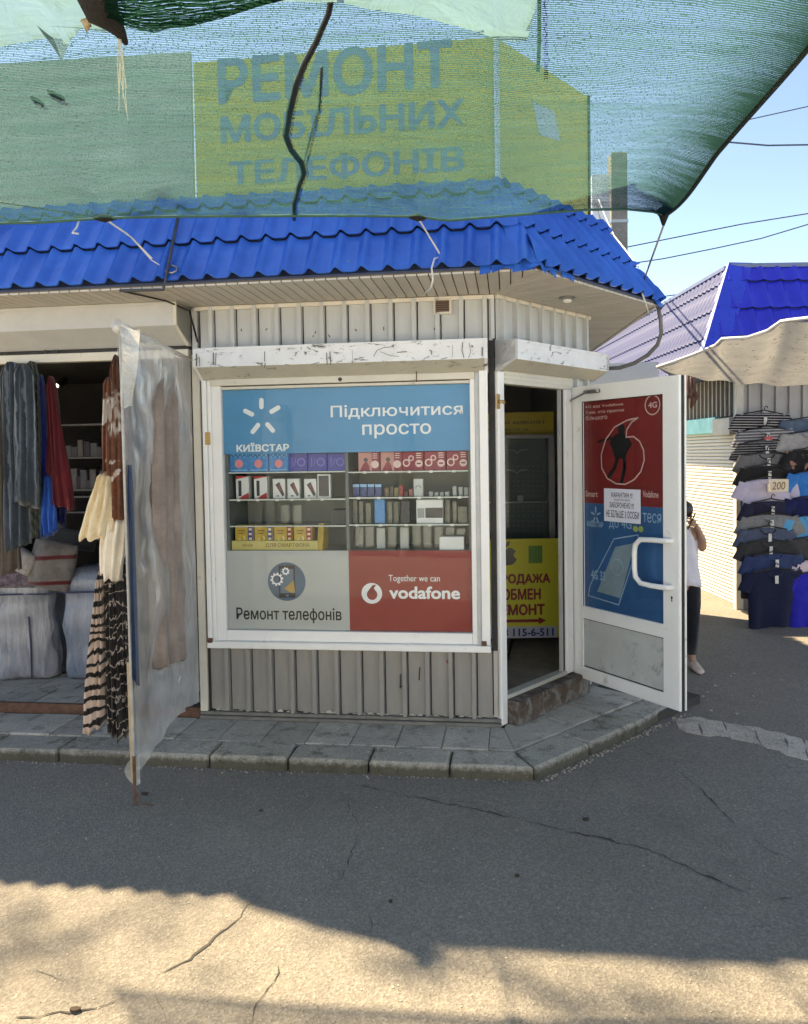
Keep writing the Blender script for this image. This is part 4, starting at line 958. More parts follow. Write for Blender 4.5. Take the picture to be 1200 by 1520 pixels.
dk = MB(); tcor = Vector((hpz.x, hpz.y, RIDGE)); d_ = Vector((0, 0, -.02))
dk.face([cE + d_, cE + Vector((4.5, 0, 0)) + d_, Vector((cE.x + 4.5, hpz.y, RIDGE)) + d_, tcor + d_]); dk.face([Vector((cE.x, 14.9, RZ)) + d_, cE + d_, tcor + d_, Vector((hpz.x, 14.9, RIDGE)) + d_])
dk.face([tcor + d_, Vector((cE.x + 4.5, hpz.y, RIDGE)) + d_, Vector((cE.x + 4.5, 14.9, RIDGE)) + d_, Vector((hpz.x, 14.9, RIDGE)) + d_])
obj('roof_deck', dk, MATS['roof_underlay'], FR_, fix=False)
for sgn, nm in ((0, 'hip_cap'),):
    mb = MB(); cs = []
    for t in (0, rise):
        c = cE + hh * t; cs.append([c + Vector((0, .20, .03)), c + Vector((-.03, -.03, .05)), c + Vector((.24, -.01, .045))])
    mb.mat(1).face([cs[0][0], cs[0][1], cs[1][1], cs[1][0]]); mb.mat(0).face([cs[0][1], cs[0][2], cs[1][2], cs[1][1]])
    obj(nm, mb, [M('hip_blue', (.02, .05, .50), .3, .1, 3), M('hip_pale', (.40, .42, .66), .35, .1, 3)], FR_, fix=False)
obj('ridge_cap', MB().box(hpz.x - .02, cE.x + 4.5, hpz.y - .04, hpz.y + .06, RIDGE - .01, RIDGE + .035).box(hpz.x - .05, hpz.x + .05, hpz.y + .061, 14.9, RIDGE - .01, RIDGE + .03), M('ridge_grey_blue', (.13, .15, .26), .5), FR_)
obj('end_flashing', MB().box(cE.x - .03, cE.x + .25, 14.9, 14.98, RZ - .35, RZ + .5), BLUE2, FR_)

# ================================================================== AWNING (perforated beige fabric)
def perf():
    m, n, b = _mat('perforated_beige_fabric'); n.nodes.remove(b); out = n.nodes['Material Output']; v = mapped(n)
    c = ramp(n, noise_n(n, v, 5, 6, .7), [(.3, (.23, .235, .24)), (.7, (.32, .325, .325))])
    vo = N(n, 'ShaderNodeTexVoronoi'); vo.inputs['Scale'].default_value = 13; n.links.new(v, vo.inputs[0])
    h = ramp(n, vo.outputs['Distance'], [(.14, 1.0), (.2, 0.0)]); c = mixc(n, h, c, (.16, .14, .12))
    d = N(n, 'ShaderNodeBsdfDiffuse'); t = N(n, 'ShaderNodeBsdfTranslucent'); n.links.new(c, d.inputs[0]); n.links.new(c, t.inputs[0])
    ms = N(n, 'ShaderNodeMixShader'); ms.inputs[0].default_value = .3; n.links.new(d.outputs[0], ms.inputs[1]); n.links.new(t.outputs[0], ms.inputs[2]); n.links.new(ms.outputs[0], out.inputs[0]); return m
near = [(1000, 553, 6.9), (975, 546, 6.6), (1000, 538, 6.5), (1030, 527, 6.4), (1062, 514, 6.2), (1072, 504, 6.1), (1110, 502, 6.0), (1140, 492, 5.9), (1160, 478, 5.8), (1172, 476, 5.7), (1200, 473, 5.5), (1260, 455, 5.2), (1330, 440, 5.0)]
far_ = [(1002, 555, 7.0), (1003, 556, 7.05), (1020, 559, 7.2), (1040, 562, 7.5), (1060, 565, 7.7), (1080, 567, 7.8), (1100, 569, 7.9), (1120, 570, 8.0), (1140, 571, 8.0), (1160, 572, 8.0), (1200, 573, 8.0), (1260, 573, 8.0), (1330, 573, 8.0)]
nn = [aty(*q) for q in near]; ff = [aty(*q) for q in far_]
def aw(u, v):
    t = u * (len(nn) - 1); i = min(int(t), len(nn) - 2); f = t - i
    a = nn[i].lerp(nn[i + 1], f); b = ff[i].lerp(ff[i + 1], f); p = a.lerp(b, v)
    p.z -= .04 * sin(pi * v) * min(1, u * 3); p.z += .012 * sin(9 * u * pi + 3 * v); return p
AW = thing('fabric_awning', 'sagging beige perforated fabric awning stretched in front of the far pavilion', 'awning', Matrix.Translation(nn[1]))
obj('canopy_sheet', MB().grid(aw, 48, 10), perf(), AW, smooth=True, fix=False)
obj('edge_hem', MB().tube([p + Vector((0, 0, .004)) for p in nn[1:]], .014, 6), M('pale_hem', (.62, .6, .58), .7), AW, smooth=True)
hb = MB(); r = random.Random(8)
for q in ((1022, 578, 7.5), (1030, 585, 7.6), (1026, 592, 7.6)):
    p = aty(*q); hb.tube([p + Vector((0, 0, .25)), p + Vector((0, 0, .04)), p + Vector((.02, 0, -.02)), p + Vector((0, 0, -.09))], [.006, .02, .035, .01], 8)
BL_ = obj('hanging_bundle', hb, M('dark_red_bundle', (.12, .06, .05), .8, .4, 20), None, smooth=True); tag(BL_, 'small dark bundle hanging in the shade under the tip of the beige awning', 'bundle')
# ================================================================== WINDOW DISPLAY
def shelf_z(px, py, off=-.10): return px2(TA, px, py, off)[1]
CAB = thing('display_cabinet', 'grey shelving with glass shelves standing right behind the shop window', 'display cabinet', TA)
CBK = M('cabinet_back', (.20, .215, .195), .6, .08, 3); CFR = M('cabinet_frame', (.13, .145, .14), .5, .1, 5)
zl = [shelf_z(428, y) for y in (700, 740, 779)]; zr_ = [shelf_z(608, y) for y in (699, 737, 777)]; zb_ = shelf_z(520, 815)
obj('back_panel', MB().box(-1.75, -.17, .40, .42, 1.10, 2.2), CBK, CAB, TA)
obj('side_panel', MB().box(-1.765, -1.745, .03, .42, .66, 2.2), CFR, CAB, TA); obj('side_panel', MB().box(-.175, -.158, .03, .42, .66, 2.2), CFR, CAB, TA)
obj('divider', MB().box(-.965, -.945, .03, .40, .66, 2.2), CFR, CAB, TA)
obj('base_board', MB().box(-1.745, -.175, .02, .40, 1.15, zb_), CFR, CAB, TA)
EDG = M('shelf_edge', (.55, .60, .56), .3)
for a, b, zs in ((-1.744, -.966, zl), (-.944, -.176, zr_)):
    for z_ in zs:
        o = obj('glass_shelf', MB().box(a, b, .035, .398, z_ - .006, z_), SHELFG, CAB, TA); obj('shelf_edge', MB().box(a, b, .028, .034, z_ - .007, z_ + .001), EDG, o, TA)
def pk(name, px0, px1, py0, zbase, dep, y0, m, label, group, cat='box', decor=None, T=TA, bevel=.002):
    a = px2(T, px0, py0, -y0); b = px2(T, px1, py0, -y0); w_ = b[0] - a[0]; h = a[1] - zbase
    Tm = T @ Matrix.Translation((a[0], y0, zbase + .001))
    o = obj(name, MB().box(0, w_, 0, dep, 0, h), m, None, Tm, bevel=bevel); tag(o, label, cat, group)
    if decor: decor(o, Tm, w_, h)
    return o
PB1 = M('carton_cyan_blue', (.03, .22, .52), .4, .35, 30); PB2 = M('carton_indigo', (.03, .035, .30), .4, .5, 40); PKP = M('print_pink', (.75, .25, .28), .5); PLB = M('print_light_blue', (.25, .5, .75), .5)
def d_dot(o, T, w_, h):
    m_ = MB().mat(0).disc(w_ * .5, h * .42, h * .22, -.001, 14); m_.mat(1)
    for k in range(8): x = w_ * (.1 + .11 * k); m_.box(x, x + w_ * .05, -.0012, -.001, h * (.72 + .1 * (k % 2)), h * (.80 + .1 * (k % 2)))
    m_.box(w_ * .06, w_ * .94, -.0011, -.001, h * .07, h * .12); obj('print_marks', m_, [PKP, PLB], o, T, fix=False)
def d_ind(o, T, w_, h):
    m_ = MB(); m_.mat(1).ring(w_ * .68, h * .5, h * .16, h * .24, -.001, 14); m_.bar2(w_ * .2, h * .25, w_ * .2, h * .75, w_ * .05, -.001); m_.bar2(w_ * .3, h * .3, w_ * .4, h * .7, w_ * .04, -.001)
    obj('print_marks', m_, [PKP, M('print_violet', (.16, .16, .55), .5)], o, T, fix=False)
for k, x in enumerate((340, 369, 399)): pk('starter_pack_box', x, x + 29.2, 672, zl[0], .10, .06, PB1, 'sky-blue starter pack box with pink spot, %s, top shelf of the window' % ('leftmost' if k == 0 else ('second from the left' if k == 1 else 'third from the left')), 'blue boxes on the top left shelf', decor=d_dot)
for k, x in enumerate((428, 457, 486)): pk('starter_pack_box', x, x + 28.2, 673, zl[0], .10, .062, PB2, 'indigo starter pack box, %s, top shelf of the window' % ('just right of the sky-blue ones' if k == 0 else ('middle one of the indigo three' if k == 1 else 'right end beside the divider')), 'blue boxes on the top left shelf', decor=d_ind)
WB = M('carton_white', (.70, .71, .70), .4, .04); RDP = M('print_red', (.45, .03, .03), .45); DKP = M('print_dark', (.03, .03, .035), .35); DKR = M('print_dark_red_glow', (.22, .03, .03), .4)
def d_red(o, T, w_, h):
    m_ = MB(); m_.mat(0).face([(0, -.001, h * .86), (w_, -.001, h * .97), (w_, -.001, h), (0, -.001, h)]); m_.face([(w_ * .2, -.001, 0), (w_, -.001, 0), (w_, -.001, h * .28), (w_ * .6, -.001, h * .16)])
    m_.mat(1).box(w_ * .2, w_ * .44, -.0012, -.001, h * .12, h * .80); obj('print_marks', m_, [RDP, DKP], o, T, fix=False)
def d_ph(o, T, w_, h):
    m_ = MB(); m_.mat(0).face([(w_ * .22, -.001, h * .70), (w_ * .55, -.001, h * .84), (w_ * .96, -.001, h * .18), (w_ * .78, -.001, h * .1)])
    m_.mat(1).face([(w_ * .4, -.0013, h * .68), (w_ * .58, -.0013, h * .74), (w_ * .78, -.0013, h * .4), (w_ * .62, -.0013, h * .34)]); m_.mat(0).box(w_ * .3, w_ * .5, -.0012, -.001, h * .1, h * .16)
    obj('print_marks', m_, [DKP, DKR], o, T, fix=False)
for k, x in enumerate((350, 377)): pk('phone_box', x, x + 19, 707, zl[1], .06, .09, WB, 'white red-cornered phone box with dark phone picture, %s' % ('leftmost on the second shelf' if k == 0 else 'second from the left'), 'white phone boxes in the window', decor=d_red)
for k, x in enumerate((405, 426.5, 451.5)): pk('phone_box', x, x + 18, 711, zl[1], .05, .09, WB, 'white phone box with a slanting dark phone printed on it, %s of three' % ('left', 'middle', 'right')[k], 'white phone boxes in the window', decor=d_ph)
def d_blk(o, T, w_, h): obj('print_marks', MB().box(w_ * .1, w_ * .88, -.0015, -.001, h * .08, h * .93), DKP, o, T)
pk('phone_box', 471, 490.5, 704, zl[1], .05, .085, WB, 'taller white-edged box with an all black front on the second shelf', 'white phone boxes in the window', decor=d_blk)
YB = M('carton_yellow', (.50, .33, .04), .45, .25, 18); YB2 = M('carton_pale_yellow', (.55, .47, .16), .5, .1, 8)
def d_yel(c):
    def f(o, T, w_, h):
        m_ = MB(); m_.mat(0).box(w_ * .70, w_ * .98, -.0012, -.001, h * .03, h * .97)
        m_.mat(1)
        for q in range(4): m_.box(w_ * .76, w_ * .92, -.0016, -.0013, h * (.1 + .22 * q), h * (.2 + .22 * q))
        m_.ring(w_ * .38, h * .38, h * .10, h * .16, -.001, 12, pi, 2.3 * pi); m_.mat(2).box(w_ * .18, w_ * .55, -.0012, -.001, h * .72, h * .78)
        m_.box(w_ * .2, w_ * .48, -.0012, -.001, h * .6, h * .65); obj('print_marks', m_, [c, M('print_cream', (.7, .62, .35), .5), M('print_brown', (.2, .1, .02), .5)], o, T, fix=False)
    return f
TR0 = pk('yellow_tray', 344, 472, 803, zb_, .012, .035, YB2, 'pale yellow counter display strip lettered for smartphones at the window bottom', None, 'display tray')
a = TR0; text('ДЛЯ СМАРТФОНА', TR0, TA, tbox(TA, 395, 806, 460, 813, -.034), M('print_brown', (.2, .1, .02), .5), .0335, .01); text('лінія', TR0, TA, tbox(TA, 360, 806, 375, 812, -.034), MATS['print_brown'], .0335)
for k, x in enumerate((349, 378, 407, 436)): pk('yellow_pack', x, x + 27, 780, zb_ + .02, .08, .06, YB, 'yellow packet with %s side strip standing in the yellow tray, %s' % (('navy', 'navy', 'crimson', 'crimson')[k], ('first', 'second', 'third', 'fourth')[k] + ' from the left'), 'yellow packets in the tray', 'packet', decor=d_yel((M('print_navy', (.03, .04, .22), .5), M('print_crimson', (.32, .02, .05), .5))[k > 1]))
obj('tray_wing', MB().prism([(.035, zb_), (.22, zb_), (.22, zb_ + .16), (.09, zb_ + .17)], px2(TA, 474, 800, -.1)[0], px2(TA, 482, 800, -.1)[0], 'x'), YB, TR0, TA)
# right half
CRB = M('carton_crimson', (.26, .012, .035), .4, .15, 10); CRB2 = M('carton_salmon', (.52, .24, .22), .4, .15, 10)
def d_ring(o, T, w_, h):
    m_ = MB(); m_.mat(0).ring(w_ * .20, h * .42, h * .13, h * .20, -.001, 16); m_.ring(w_ * .42, h * .66, h * .09, h * .15, -.001, 16); m_.disc(w_ * .78, h * .38, h * .19, -.001, 18)
    for q in range(3): m_.box(w_ * .66, w_ * .9, -.0012, -.001, h * (.66 + .11 * q), h * (.71 + .11 * q))
    m_.mat(1).box(w_ * .68, w_ * .88, -.0016, -.0012, h * .34, h * .42); obj('print_marks', m_, [M('print_blush', (.75, .55, .52), .5), M('print_maroon', (.2, .01, .02), .5)], o, T, fix=False)
def d_sal(o, T, w_, h):
    m_ = MB(); m_.mat(1).box(w_ * .64, w_, -.001, -.0005, 0, h); m_.face([(w_ * .05, -.001, 0), (w_ * .55, -.001, 0), (w_ * .5, -.001, h * .3), (w_ * .38, -.001, h * .52), (w_ * .25, -.001, h * .42)])
    m_.mat(2).disc(w_ * .35, h * .6, h * .11, -.0014, 12); m_.mat(0).disc(w_ * .78, h * .36, h * .2, -.0014, 18)
    for q in range(3): m_.box(w_ * .68, w_ * .9, -.0014, -.0012, h * (.66 + .11 * q), h * (.71 + .11 * q))
    obj('print_marks', m_, [MATS['print_blush'], CRB, DKP], o, T, fix=False)
for k, x in enumerate((532, 565)): pk('tariff_box', x, x + 31.5, 671.5 - k * .6, zr_[0], .10, .06, CRB2, 'salmon and crimson box on the top shelf right half, %s' % ('leftmost' if k == 0 else 'second from the left'), 'red boxes on the top right shelf', decor=(M('print_blush', (.75, .55, .52), .5), d_sal)[1])
for k, x in enumerate((597, 630, 663)): pk('tariff_box', x, x + 31.8, 671 - k * .8, zr_[0], .10, .06, CRB, 'dark crimson box with two pale loops and a round spot, %s of three' % ('left', 'middle', 'right')[k], 'red boxes on the top right shelf', decor=d_ring)
BNV = M('carton_navy', (.03, .06, .20), .4, .3, 20); TRN = M('carton_grey_clear', (.40, .42, .40), .35, .15, 12)
def d_top(o, T, w_, h): obj('print_marks', MB().box(0, w_, -.0015, -.001, h * .78, h), PLB, o, T)
for k in range(4): pk('cable_pack', 524 + k * 11, 533.5 + k * 11, 719, zr_[1], .05, .10, BNV, 'narrow navy accessory pack, %s in the row of four on the right second shelf' % ('first', 'second', 'third', 'fourth')[k], 'navy accessory packs', 'packet', decor=d_top)
ac = [((.22, .12, .07), 'brown'), ((.05, .05, .05), 'black'), ((.28, .22, .12), 'tan'), ((.35, .05, .05), 'red'), ((.16, .06, .05), 'dark red'), ((.40, .16, .14), 'brick red')]
for k in range(6): pk('accessory_pack', 571 + k * 7.2, 577.4 + k * 7.2, 724 - (k % 2) * 3 + (k > 3) * 5, zr_[1], .05, .11, M('carton_' + ac[k][1].replace(' ', '_'), ac[k][0], .5, .3, 20), 'tiny %s accessory pack on the second shelf right of the navy packs' % ac[k][1], 'tiny accessory packs', 'packet')
def d_arch(o, T, w_, h): obj('print_marks', MB().ring(w_ * .5, h * .45, w_ * .22, w_ * .34, -.001, 16, 0, pi), M('print_grey', (.3, .31, .3), .5), o, T, fix=False)
pk('charger_pack', 614, 628, 711, zr_[1], .04, .10, M('carton_pale_grey', (.55, .57, .55), .4), 'pale grey hanging pack with arch-shaped window on the right second shelf', None, 'packet', decor=d_arch)
for k, (x, t) in enumerate(((637, 730), (645, 731), (653, 731), (661, 730), (672, 722), (681, 723), (689, 724))): pk('small_charger', x, x + 6, t, zr_[1], .04, .10, TRN, 'small grey charger on the right second shelf, %s of the row' % ('first', 'second', 'third', 'fourth', 'fifth', 'sixth', 'last')[k], 'small chargers', 'charger')
def rounded(name, px0, px1, py0, zbase, y0, m, label):
    a = px2(TA, px0, py0, -y0); b = px2(TA, px1, py0, -y0); w_ = b[0] - a[0]; h = a[1] - zbase
    o = obj(name, MB().box(0, w_, 0, .012, 0, h), m, None, TA @ Matrix.Translation((a[0], y0, zbase + .001)), bevel=.005); tag(o, label, 'phone case'); return o
rounded('phone_case', 555.5, 571.5, 741, zr_[2], .08, M('case_azure', (.01, .22, .52), .3, .05), 'bright azure phone case standing on the right third shelf')
rounded('phone_case', 595, 609, 743.5, zr_[2], .08, M('case_blackblue', (.01, .02, .035), .3, .05), 'blackish phone case between the azure case and the white box')
def d_win(o, T, w_, h):
    m_ = MB(); m_.mat(0).box(w_ * .34, w_ * .995, -.0015, -.001, h * .24, h * .66); m_.mat(1).box(w_ * .04, w_ * .3, -.0015, -.001, h * .24, h * .64); obj('print_marks', m_, [DKP, M('print_grey', (.3, .31, .3), .5)], o, T, fix=False)
pk('router_box', 618, 657.5, 742, zr_[2], .08, .07, WB, 'white box with long black window on the right third shelf', None, decor=d_win)
for k, (x, x1, t) in enumerate(((524, 530, 742), (533, 539, 744), (543, 551, 746), (575, 582, 744), (585, 592, 745), (661, 668, 742), (672, 678, 744), (680, 694, 752))): pk('blister_pack', x, x1, t, zr_[2], .03, .12, M('blister_olive', (.17, .17, .13), .4, .4, 25), 'dim blister pack on the right third shelf, %s from the left' % ('first', 'second', 'third', 'fourth', 'fifth', 'sixth', 'seventh', 'last')[k], 'blister packs', 'packet')
for k, x in enumerate((527, 542, 559, 576, 594, 612, 628, 645, 662, 678)):
    t = (783, 782, 784, 782, 783, 780, 781, 782, 783, 785)[k]
    pk('clear_case', x, x + 12.5, t, zb_, .04, .12, CASEP if k not in (2, 4) else TRN, ('clear phone case pack on the bottom shelf, %s from the left' % ('first', 'second', 'white-topped third', 'fourth', 'white-topped fifth', 'sixth', 'seventh', 'eighth', 'ninth', 'tenth')[k]), 'clear case packs', 'packet')
pk('small_carton', 652.5, 689, 797, zb_, .06, .05, WB, 'small flat white carton at the right end of the bottom shelf', None)
for k, x in enumerate((417, 434)): pk('drinking_glass', x, x + 13, 750, zl[2], .05, .16, CASEP, 'clear plastic cup on the nearly empty third shelf, %s one' % ('left', 'right')[k], 'clear cups', 'cup')
pk('folded_papers', 492, 515, 757, zl[2], .12, .10, M('dark_paper', (.06, .065, .06), .7), 'stack of dark papers at the right end of the third shelf', None, 'papers')

TAGW = M('price_tag_white', (.72, .72, .68), .6)
for z_, xs_ in ((zl[1], (352, 380, 409, 431, 456, 476)), (zr_[0], (540, 572, 606, 638, 672)), (zr_[1], (530, 560, 592, 620, 650, 680)), (zr_[2], (527, 562, 600, 635, 668))):
    for x_ in xs_: a = px2(TA, x_, 740, -.027); obj('price_tag', MB().box(a[0], a[0] + .022, .0265, .0278, z_ - .012, z_ + .003), TAGW, CAB, TA)
# ================================================================== INSIDE THE DOORWAY
def fy(Y): return frame(Vector((0, Y, 0)), Vector((1, 0, 0)))
TP = fy(6.35)
def FB_(T, x0, y0, x1, y1): return tbox(T, x0, y0, x1, y1)
bx_ = FB_(TP, 706, 799, 829, 929); wx_ = FB_(TP, 706, 929, 827, 948)
SG = obj('sale_poster', MB().box(bx_[0], bx_[1], 0, .02, wx_[2], bx_[3]), M('poster_yellow', (.72, .66, .05), .5, .06, 3), None, TP)
tag(SG, 'yellow poster about sale, exchange and repair leaning just inside the doorway', 'poster')
obj('phone_strip', MB().box(wx_[0], wx_[1], -.003, -.0005, wx_[2], wx_[3]), M('strip_pale_blue', (.50, .54, .66), .5, .03), SG, TP)
CRT = M('print_dark_crimson', (.28, .015, .02), .5); NVP = M('print_royal', (.02, .03, .22), .5)
text('ПРОДАЖА', SG, TP, FB_(TP, 733, 851, 817, 869), CRT, -.002, .045)
text('ОБМЕН', SG, TP, FB_(TP, 746, 873, 803, 891), CRT, -.002, .045)
text('РЕМОНТ', SG, TP, FB_(TP, 732, 896, 809, 914), CRT, -.002, .045)
q = FB_(TP, 733, 918, 811, 925); m_ = MB(); zc = (q[2] + q[3]) / 2; m_.box(q[0], q[1] - .06, -.0022, -.002, zc - .012, zc + .012); m_.face([(q[1] - .06, -.002, zc - .03), (q[1], -.002, zc), (q[1] - .06, -.002, zc + .03)]); obj('arrow', m_, CRT, SG, TP, fix=False)
text('068 115-6-511', SG, TP, FB_(TP, 731, 932, 822, 945), NVP, -.005, .03)
ap = MB(); a = px2(TP, 751, 826); 
for (dx, dz, rx, rz) in ((-.035, 0, .055, .07), (.035, 0, .055, .07), (0, -.01, .06, .065)): ap.disc(a[0] + dx, a[1] + dz, rx, -.002 - .0002 * dx * 10, 20, rz)
ap.face([(a[0], -.0022, a[1] + .075), (a[0] + .008, -.0022, a[1] + .115), (a[0] + .035, -.0022, a[1] + .125), (a[0] + .028, -.0022, a[1] + .09)])
obj('fruit_emblem', ap, DKP, SG, TP, fix=False); ab = MB(); ab.disc(a[0] + .098, a[1] + .01, .032, -.0032, 16); obj('emblem_bite', ab, MATS['poster_yellow'], SG, TP, fix=False)
gp = FB_(TP, 785, 810, 805, 836); obj('green_badge', MB().box(gp[0], gp[1], -.004, -.001, gp[2], gp[3]), M('print_green', (.12, .28, .05), .5), SG, TP, bevel=.001)
TQ = frame(Vector((.9, 6.95, 0)), Vector((1, -.05, 0)))
yb_ = tbox(TQ, 700, 611, 822, 646); YS = obj('hall_sign', MB().box(yb_[0], yb_[1], 0, .02, yb_[2], yb_[3]), M('sign_mustard', (.62, .50, .06), .5, .1, 4), None, TQ); tag(YS, 'mustard yellow sign strip hanging high inside the doorway', 'sign')
text('МОБІЛЬНИЙ АЙВОЛІТ', YS, TQ, tbox(TQ, 690, 623, 810, 631), DKP, -.002, .02); text('www.omina.mk.ua', YS, TQ, tbox(TQ, 710, 635, 785, 640), DKP, -.002, .02)
TK = fy(6.75); cb = tbox(TK, 690, 650, 814, 798)
CB2 = thing('glass_cabinet', 'dim glass-fronted cabinet with a dotted panel inside the doorway', 'cabinet', TK)
obj('carcass', MB().box(cb[0], cb[1], .12, .3, cb[2] - .8, cb[3]), M('cabinet_teal_grey', (.16, .20, .20), .6, .1, 4), CB2, TK)
obj('frame_side', MB().box(cb[1] - .0, cb[1] + .05, -.01, .3, cb[2] - .8, cb[3] + .03), M('grey_upvc', (.42, .43, .42), .4), CB2, TK); obj('frame_top', MB().box(cb[0], cb[1], -.01, .3, cb[3], cb[3] + .03), MATS['grey_upvc'], CB2, TK)
obj('cabinet_pane', MB().box(cb[0], cb[1], .02, .025, cb[2], cb[3]), GLASS, CB2, TK); zm = px2(TK, 780, 745)[1]; obj('cabinet_shelf', MB().box(cb[0], cb[1], .03, .12, zm - .01, zm), EDG, CB2, TK)
dm = MB()
for i in range(9):
    for j in range(14):
        x_, y_ = 748 + i * 7.3, 692 + j * 7.4
        if abs(y_ - 745) < 4: continue
        a = px2(TK, x_, y_, -.12); dm.box(a[0] - .006, a[0] + .006, .114, .1195, a[1] - .006, a[1] + .006)
obj('peg_dots', dm, M('peg_grey', (.28, .30, .30), .6), CB2, TK)
for (x_, y_) in ((767, 669), (767, 699)):
    a = px2(TK, x_, y_, -.12); obj('hanging_earphones', MB().tube([(a[0] - .09, .1, a[1] + .01), (a[0] - .03, .09, a[1] + .005), (a[0], .09, a[1] - .02), (a[0] + .03, .09, a[1] + .005), (a[0] + .09, .1, a[1] + .01)], .008), M('pale_plastic', (.5, .52, .5), .4), CB2, TK)
a = px2(TK, 772, 740, -.1); obj('white_gadget', MB().box(a[0] - .03, a[0] + .03, .07, .1, a[1] - .03, a[1] + .03), MATS['pale_plastic'], CB2, TK, bevel=.008)

# ================================================================== LEFT STALL
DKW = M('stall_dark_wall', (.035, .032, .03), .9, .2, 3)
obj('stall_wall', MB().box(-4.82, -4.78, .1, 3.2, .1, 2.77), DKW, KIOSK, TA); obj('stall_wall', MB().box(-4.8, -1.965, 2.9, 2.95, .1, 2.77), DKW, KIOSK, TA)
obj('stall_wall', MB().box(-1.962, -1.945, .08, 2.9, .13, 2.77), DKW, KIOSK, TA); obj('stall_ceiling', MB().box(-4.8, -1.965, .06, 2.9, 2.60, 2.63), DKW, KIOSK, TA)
SH = thing('stall_shelving', 'dark shelving rack with small goods at the back of the textile stall', 'shelving', TA)
DSH = M('shelf_dark_steel', (.16, .16, .16), .5, .1); YS_ = 1.9
def sxz(x, y, off=-YS_): return px2(TA, x, y, off)
xl, xr = sxz(60, 700)[0], sxz(160, 700)[0]
for y in (630, 679, 727, 737, 760, 800): z_ = sxz(110, y)[1]; obj('shelf_board', MB().box(xl, xr, YS_, YS_ + .4, z_ - .012, z_ + .003), DSH, SH, TA)
for x_ in (xl, xr): obj('rack_post', MB().box(x_ - .02, x_ + .02, YS_ + .01, YS_ + .38, .13, 2.3), DSH, SH, TA)
r = random.Random(31)
for row, (y, n_) in enumerate(((679, 9), (727, 12))):
    z_ = sxz(110, y)[1]
    for k in range(n_):
        x_ = xl + .05 + k * (xr - xl - .1) / n_; h = r.uniform(.08, .2)
        o = obj('folded_goods', MB().box(0, r.uniform(.05, .07), 0, .15, 0, h), M('goods_%d' % (k % 4), ((.10, .10, .11), (.16, .15, .15), (.07, .05, .07), (.12, .12, .14))[k % 4], .7, .3, 10), None, TA @ Matrix.Translation((x_, YS_ + .02, z_ + .004)), bevel=.006)
        tag(o, 'small dim folded item on the dark rack inside the textile stall', 'folded goods', 'dim goods on the stall rack')
a = aty(81, 573, 6.6); bl = thing('stall_lamp', 'tiny bright spotlight glowing in the dark textile stall', 'lamp', Matrix.Translation(a))
EM, n_, b_ = _mat('lamp_glow'); b_.inputs['Emission Color'].default_value = (1, .98, .92, 1); b_.inputs['Emission Strength'].default_value = 3
obj('glowing_lens', MB().loft([[a + Vector((rr * cos(k * pi / 6) * 1.5, -dy, rr * sin(k * pi / 6))) for k in range(12)] for rr, dy in ((.022, 0), (.014, .012))]), EM, bl)
obj('lamp_housing', MB().tube([a + Vector((.02, .01, 0)), a + Vector((.06, .08, .06))], .03, 8), BLACKP, bl)
def drape(cx, cy, ztop, L, wdir, w0, w1, t0=.05, t1=.08, folds=5, seed=1, n=48, rows=26, wfn=None, amp=.35, sway=(0, 0)):
    r = random.Random(seed); ph = [r.uniform(0, 6) for _ in range(4)]; wd = Vector(wdir).normalized(); td = Vector((-wd.y, wd.x, 0)); rings = []
    for j in range(rows + 1):
        v = j / rows; w_ = (w0 + (w1 - w0) * v) if wfn is None else wfn(v); w_ *= min(1, .45 + v * 6 + .12 * sin(9 * v)); t_ = (t0 + (t1 - t0) * v) * min(1, .4 + v * 8); w_ *= 1 + .05 * sin(6 * v + ph[2]); ring_ = []
        c = Vector((cx + sway[0] * v, cy + sway[1] * v, ztop - L * v))
        for k in range(n):
            a = 2 * pi * k / n; q0 = noise.noise(Vector((cos(a) * folds * .42 + seed, sin(a) * folds * .42, v * 1.6))); q1 = noise.noise(Vector((cos(a) * folds * .9, sin(a) * folds * .9 + seed, v * 3.1))); f = 1 + (amp * 3.2 * q0 + amp * 1.2 * q1) * min(1, .3 + v)
            p = c + wd * (cos(a) * w_ / 2 * (1 + .5 * amp * q1)) + td * (sin(a) * t_ / 2 * f) + td * (.02 * sin(5 * cos(a) * 2 + ph[3] + v * 2))
            p.z += (.012 * sin(7 * a + ph[1]) + .03 * sin(a * 1 + ph[0])) * v ** 3 + (-.5 * abs(cos(a)) ** 2 * .02 if j == 0 else 0)
            ring_.append(p)
        rings.append(ring_)
    return MB().loft(rings)
def hang(name, px, py0, py1, Y, w0, w1, m, label, cat, wdir=(1, 0, 0), **k):
    a = aty(px, py0, Y); b = aty(px, py1, Y); mb = drape(a.x, Y, a.z, a.z - b.z, wdir, w0, w1, **k)
    o = obj(name, mb, m, None, smooth=True); tag(o, label, cat); return o
def p_str(c2, sc, th, dist=1, axis='X'):
    return lambda n, v, c: mixc(n, ramp(n, wave(n, v, sc, dist, axis), [(th, 0.0), (th + .08, 1.0)]), c, c2)
BG = cloth('blue_grey_stripe_throw', (.035, .05, .068), (.06, .08, .10), 15, pat=p_str((.17, .20, .24), 5.5, .88, 2))
hang('hanging_throw', 17, 537, 812, 5.22, .15, .16, BG, 'long blue-grey striped throw hanging at the left edge of the stall opening', 'throw', folds=6, seed=3)
hang('hanging_throw', 35, 540, 748, 5.10, .12, .14, BG, 'shorter blue-grey throw hanging in front of the long one', 'throw', folds=5, seed=5)
hang('hanging_throw', 0, 540, 850, 5.42, .14, .18, cloth('brown_grey_knit', (.09, .075, .06), None, 60), 'brown-grey knitted throw cut off by the left edge of the picture', 'throw', folds=6, seed=8)
